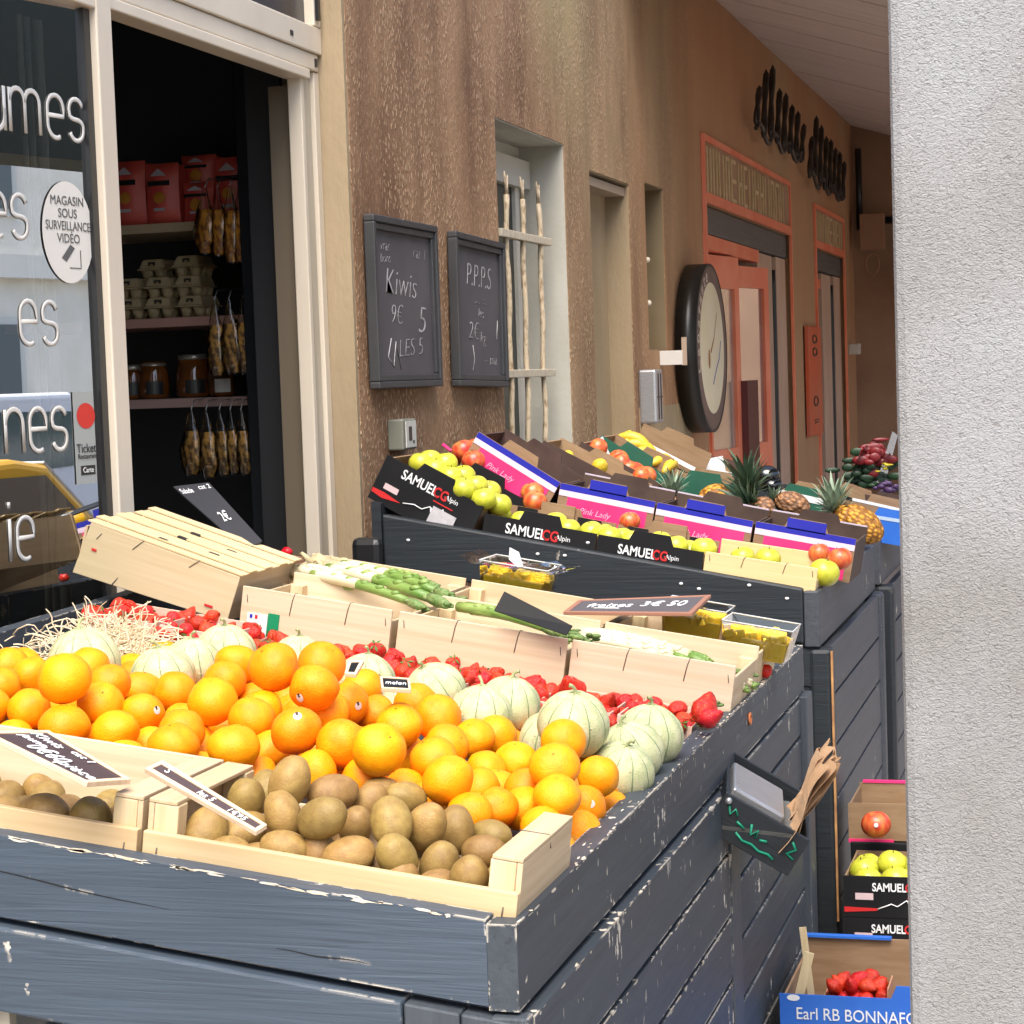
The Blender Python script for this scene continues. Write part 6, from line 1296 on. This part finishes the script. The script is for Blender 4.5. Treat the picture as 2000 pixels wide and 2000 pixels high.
carton('bright blue carton on the farther stand, beside the pillar', (1690, 1003), (1795, 1020), 7.05, .3, .09, BLUEL, BLUEL, [(.012, mat('pale blue band', (.4, .5, .62), .5))], None, group=None)
mb = MB(); mb.box((-.04, 0, 0), (.04, .004, .055)); solo('price_card', mb, WHITE, 'blank white card standing over the cartons, left of the big pineapple crown', 'card', T(hy(1395, 925, 7.0)) @ Rz(.2) @ Ry(-.15)); mb = MB(); mb.box((-.03, 0, 0), (.0, .006, .06)); solo('black_clip', mb, BLACK, 'black clip beside the white card', 'clip', T(hy(1375, 922, 6.98)))
mb = MB(); mb.add([hy(1155, 870, 6.5), hy(1192, 890, 6.5), hy(1177, 852, 6.5)], [(0, 1, 2)]); o = solo('paper_corner', mb, WHITE, 'white folded paper corner by the green carton', 'paper'); sm = o.modifiers.new('s', 'SOLIDIFY'); sm.thickness = .002
for i, (x, y, Y, R_) in enumerate(((1171, 912, 6.17, .030), (1165, 948, 6.05, .034), (1110, 890, 6.2, .02))): fruit(LEMM, 'lemon', px_at(x, y, Y), R_, ('round yellow lemon in the brown carton', 'pale yellow green fruit just behind the blue lip', 'lemon mostly hidden in the brown carton')[i], 'lemon', 'lemons at the back', 1.2, False)
for i, (x, y, Y) in enumerate(((1168, 876, 6.4), (1208, 897, 6.4), (1215, 905, 6.36), (1228, 917, 6.36), (1240, 922, 6.4), (1252, 932, 6.34), (1262, 930, 6.4))): fruit(RAM, 'peach', px_at(x, y, Y), .034, 'red and orange peach in the green lipped carton', 'peach', 'peaches at the back', 1.2, False)
BAN = mat('banana skin', (.62, .4, .02), .45, (.68, .48, .05), 4)
t_i = 0
for i, (x, y, Y) in enumerate(((1238, 872, 6.8), (1250, 885, 6.8), (1262, 900, 6.78), (1278, 908, 6.78), (1292, 912, 6.76), (1306, 922, 6.74), (1222, 866, 6.84))):
    mb = MB(); mb.tube([(-.07 + .14 * u, 0, .03 * math.sin(PI * u)) for u in [k / 8 for k in range(9)]], [.006, .014, .018, .019, .019, .018, .016, .012, .005], 7); solo('banana', mb, BAN, 'yellow banana in the farthest carton, under the niche', 'banana', T(px_at(x, y, Y)) @ Ry(.45) @ Rz(.3 * i), 'bananas at the back')
mb = MB(); [mb.box((-.11, 0, 0), (.11, .004, .014), 0, T(px_at(1300, 892, 6.9)) @ Ry(.5))]; mb.box((-.1, -.01, -.04), (.1, -.006, -.016), 1, T(px_at(1305, 893, 6.9)) @ Ry(.5)); solo('carton_flap', mb, [WHITE, BLACKC], 'black and white printed flap above the bananas', 'flap')
# pineapples
PB = mat('pineapple skin', (.55, .24, .03), .6, (.20, .10, .03), 3); 
def pine_mat(c1, c2, nm):
    m = mat(nm, c1, .55); n, L, b = nd(m); tc = n.new('ShaderNodeTexCoord'); mp = n.new('ShaderNodeMapping'); mp.inputs['Scale'].default_value = (13, 13, 9); L.new(tc.outputs['Object'], mp.inputs[0])
    vo = n.new('ShaderNodeTexVoronoi'); vo.inputs['Scale'].default_value = 6; L.new(mp.outputs[0], vo.inputs['Vector'])
    cr = n.new('ShaderNodeValToRGB'); e = cr.color_ramp.elements; e[0].position = .25; e[1].position = .6; e[0].color = (*c1, 1); e[1].color = (*c2, 1); L.new(vo.outputs['Distance'], cr.inputs[0]); L.new(cr.outputs[0], b.inputs['Base Color'])
    bp = n.new('ShaderNodeBump'); bp.invert = True; bp.inputs['Strength'].default_value = 1; bp.inputs['Distance'].default_value = .008; L.new(vo.outputs['Distance'], bp.inputs['Height']); L.new(bp.outputs[0], b.inputs['Normal']); return m
PM1 = pine_mat((.75, .34, .03), (.25, .10, .01), 'ripe pineapple skin'); PM2 = pine_mat((.40, .19, .08), (.15, .07, .03), 'dull pineapple skin')
PL = mat('pineapple leaf', (.10, .17, .09), .45, (.30, .36, .26), 2.5, (5, 5, 1), rnd=.15); PL2 = mat('dark pineapple leaf', (.03, .06, .03), .45, (.12, .17, .10), 3, (5, 5, 1))
def pineapple(lab, base, axis, Lb, R_, crown, mbod, mleaf, seed, caxis=None):
    axis = Vector(axis).normalized(); q_ = axis.to_track_quat('Z', 'Y').to_matrix().to_4x4(); q_.translation = base
    t = thing('pineapple', lab, 'pineapple', q_, 'pineapples on the rear stand'); r = random.Random(seed)
    if Lb:
        mb = MB(); mb.sphere((0, 0, -Lb / 2), (R_, R_, Lb / 2), 28, 18, f=lambda d, ph, th: (1 + .05 * abs(math.sin(ph * 6 + th * 5)) * math.sin(th)) * (1 + .1 * math.sin(th) ** 4)); part('body', mb, mbod, t)
    mb = MB(); cM = Matrix() if caxis is None else (q_.to_3x3().inverted() @ Vector(caxis)).normalized().to_track_quat('Z', 'Y').to_matrix().to_4x4()
    for k in range(46):
        u = k / 46; a = k * 2.4; el = 1.45 - 1.15 * (1 - u) ** .8 + r.uniform(-.08, .08); ln = crown * (.45 + .55 * u if u < .6 else .8 + .2 * (1 - u)) * r.uniform(.85, 1.1); wd = crown * .085
        pts = []; d0 = Vector((math.cos(a) * math.cos(el), math.sin(a) * math.cos(el), math.sin(el))); p = Vector((math.cos(a) * R_ * .25, math.sin(a) * R_ * .25, u * crown * .35 - .01)); side = Vector((-math.sin(a), math.cos(a), 0)); v = []
        for i in range(6):
            s_ = i / 5; w_ = wd * (1 - s_ ** 1.6) + .0006; up = side.cross(d0)
            v += [p - side * w_, p - up * w_ * .35 * 1, p + side * w_]
            p = p + d0 * ln / 5; d0 = (d0 + Vector((math.cos(a), math.sin(a), -.25)) * .13 * s_ * 2).normalized()
        mb.add(v, [(i * 3 + j, i * 3 + j + 1, (i + 1) * 3 + j + 1, (i + 1) * 3 + j) for i in range(5) for j in range(2)], 0, cM, True)
    part('crown', mb, mleaf, t); return t
p = hy(1622, 985, 6.62); pineapple('large ripe pineapple lying at the street end, its grey green crown upright', p + Vector((.01, 0, -.02)), (-.80, .1, .45), .18, .050, .12, PM1, PL, 1, (-.05, 0, 1))
p = hy(1512, 975, 6.5); pineapple('dull brown pineapple lying behind the cartons in the middle', p, (-.85, .1, .25), .12, .036, .05, PM2, PL, 2, (.0, .2, 1))
p = hy(1462, 965, 6.45); pineapple('pineapple crown standing tall left of the black ball', p, (-.1, 0, 1), .08, .04, .15, PM2, PL2, 3)
p = hy(1468, 985, 6.35); pineapple('dark pineapple crown lying forward below the black ball', p, (-.5, -.3, .35), .08, .04, .11, PM2, PL2, 4)
p = hy(1312, 965, 6.3); pineapple('small green pineapple crown beside the peaches', p, (.1, .0, 1), .06, .035, .085, PM2, PL, 5)
p = hy(1405, 968, 6.5); pineapple('yellow pineapple lying left of the tall crown', p + Vector((.05, 0, 0)), (.9, .1, .1), .12, .04, .05, PM1, PL2, 6)
p = hy(1497, 935, 6.75); mb = MB(); mb.sphere((0, 0, .008), (.046, .04, .036), 24, 16); mb.sphere((.018, -.008, -.022), (.038, .035, .026), 24, 16); solo('black_ball', mb, mat('glossy black plastic', (.004, .004, .004), .08, spec=.8), 'glossy black double ball between the pineapple crowns', 'ball', T(p))
# wrapped plants far right
t = thing('wrapped_plant', 'wrapped bouquet of red, green and yellow by the pillar on the farther stand', 'plant', T(hy(1700, 950, 8.2)))
for nm, m, k, ctr, sp, sz in (('foliage', mat('dark green leaves', (.006, .022, .008), .5, (.015, .05, .015), 10), 60, (0, 0, .05), .05, .03), ('petal', mat('red petals', (.16, .006, .008), .45), 34, (.02, 0, .12), .03, .032), ('bloom', mat('yellow bloom', (.45, .35, .01), .5), 8, (.05, -.07, .08), .012, .012), ('violet_paper', mat('violet paper', (.05, .02, .08), .5), 12, (.06, -.06, .0), .02, .02)):
    mb = MB(); r = random.Random(k)
    for i in range(k): mb.sphere((ctr[0] + r.gauss(0, sp), ctr[1] + r.gauss(0, .03), ctr[2] + r.gauss(0, sp * .7)), (sz * r.uniform(.6, 1.3), .005, sz * r.uniform(.25, .6)), 8, 5, 0, Ry(0) if False else T(0, 0, 0) @ Rz(r.uniform(-.2, .2)))
    part(nm, mb, m, t)
mb = MB(); mb.add([(-.10, -.06, -.03), (-.02, -.09, .16), (0, .02, .17), (-.09, .05, -.02)], [(0, 1, 2, 3)]); mb.add([(.03, -.06, .02), (.10, -.09, .22), (.11, .02, .2), (.05, .05, 0)], [(0, 1, 2, 3)]); part('cellophane', mb, FILM2, t)

# ================================================================ CARTONS ON THE GROUND
def ground_carton(label, x, y, z, W, D, H, outer, inner, lip=None, text=None, **k):
    return carton(label, None, None, 0, D, H, outer, inner, lip, text, M=T(x, y, z), W=W, **k)
for k in range(3): ground_carton(('bottom black carton of the pile beside the rear stand', 'middle black carton of the pile beside the rear stand', 'topmost black carton of the pile, full of green apples')[k], -.650 + .004 * k, 5.14, .0 + k * .102 - (0 if k else 0), .50, .30, .1005 if k < 2 else .105, BLACKC, CARD, None, samuel(1), group='black cartons piled on the ground', backH=.10)
for i, (x, y, z) in enumerate(((-.60, 5.24, .30), (-.53, 5.26, .315), (-.46, 5.24, .30), (-.585, 5.19, .285), (-.515, 5.19, .29), (-.44, 5.19, .29), (-.39, 5.25, .30), (-.60, 5.32, .29), (-.53, 5.34, .29))): fruit(GAM, 'green_apple', Vector((x, y, z)), .038, 'green apple in the top black carton on the ground', 'apple', 'green apples on the ground pile')
c = ground_carton('open pink edged carton with one tomato on top of the pile behind', -.665, 5.47, .325, .42, .28, .10, CARD, CARD, None, None, backH=.10, ftab=False)
part('pink_edge', MB().box((.01, .272, .1005), (.13, .286, .107)), PINKP, c); part('pink_edge', MB().box((.0, -.006, -.006), (.12, .0, .003)), PINKP, c)
mb = MB(); mb.box((-.66, 5.46, 0), (-.25, 5.74, .322)); solo('carton', mb, BLACKC, 'closed black carton stack carrying the pink edged one', 'carton', bev=.004)
o = fruit(RAM, 'tomato', hy(1711, 1610, 5.40), .040, 'single red tomato with a white sticker in the pink edged carton', 'tomato', None, .1, False)
ps = MB(); ps.lathe([(.0005, 0), (.006, -.001)], 12, 0, T(hy(1711, 1612, 5.355)) @ Rx(PI / 2), cap=False); s_ = link('sticker', ps.mesh('sticker', WHITE), o); s_.matrix_parent_inverse = o.matrix_basis.inverted()
def earl(t, f, W, H):
    mb = MB(); v, ff = text_mb('Earl RB BONNAFOUX', .037, ext=.0006, sx=.86, align='LEFT'); mb.add(v, ff, 0, T(.034, -.0012, H - .042) @ FRONT); part('lettering', mb, WHITE, f)
bc = ground_carton('bright blue carton with white lettering, holding a strawberry punnet', -.683, 4.325, .0, .60, .42, .25, BLUEL, CARD, None, earl, backH=.262)
part('blue_rim', MB().box((.002, .405, .2625), (.20, .424, .268)).box((.36, .405, .2625), (.598, .424, .268)), BLUEL, bc)
part('round_print', MB().lathe([(.0005, 0), (.014, 0)], 16, 0, T(.03, -.001, .243) @ Rx(PI / 2) @ Sc(1, .5, 1), cap=False), WHITE, bc)
pn = thing('punnet', 'brown card punnet of strawberries in the blue carton', 'punnet', T(-.605, 4.42, .135))
mb = MB(); w_, d_, h_ = .145, .11, .075
mb.box((0, 0, 0), (w_, .003, h_)); mb.box((0, d_, 0), (w_, d_ + .003, h_)); mb.box((0, .003, 0), (.003, d_, h_)); mb.box((w_ - .003, .003, 0), (w_, d_, h_ + .03)); mb.box((.003, .003, 0), (w_ - .003, d_, .003)); part('tray', mb, mat('salmon card', (.45, .22, .13), .7), pn)
r = random.Random(2); pl = []
for k in range(400):
    p = Vector((-.605 + r.uniform(.018, .127), 4.42 + r.uniform(.02, .1), .135 + r.uniform(.055, .105)))
    if all((p - q_).length > .024 for q_ in pl): pl.append(p); berry(p, r.uniform(.015, .02), r, 'bright red strawberry in the punnet inside the blue carton', 'strawberries in the blue carton', k % 3 == 0)
    if len(pl) > 24: break
t = thing('broken_slats', 'bare wooden slats standing at the corner of the blue carton', 'wood', T(-.67, 4.36, .18)); mb = MB(); mb.box((0, 0, 0), (.02, .004, .16), 0, Ry(.25)); part('slat', mb, PLYZ, t); mb = MB(); mb.box((.04, .05, 0), (.055, .054, .19), 0, Ry(-.1)); part('slat', mb, PLYZ, t)
mb = MB(); mb.box((-.665, 4.45, .0), (-.2, 4.7, .13)); part('crate_filling', mb, CARD, bc, T(.683, -4.325, 0))
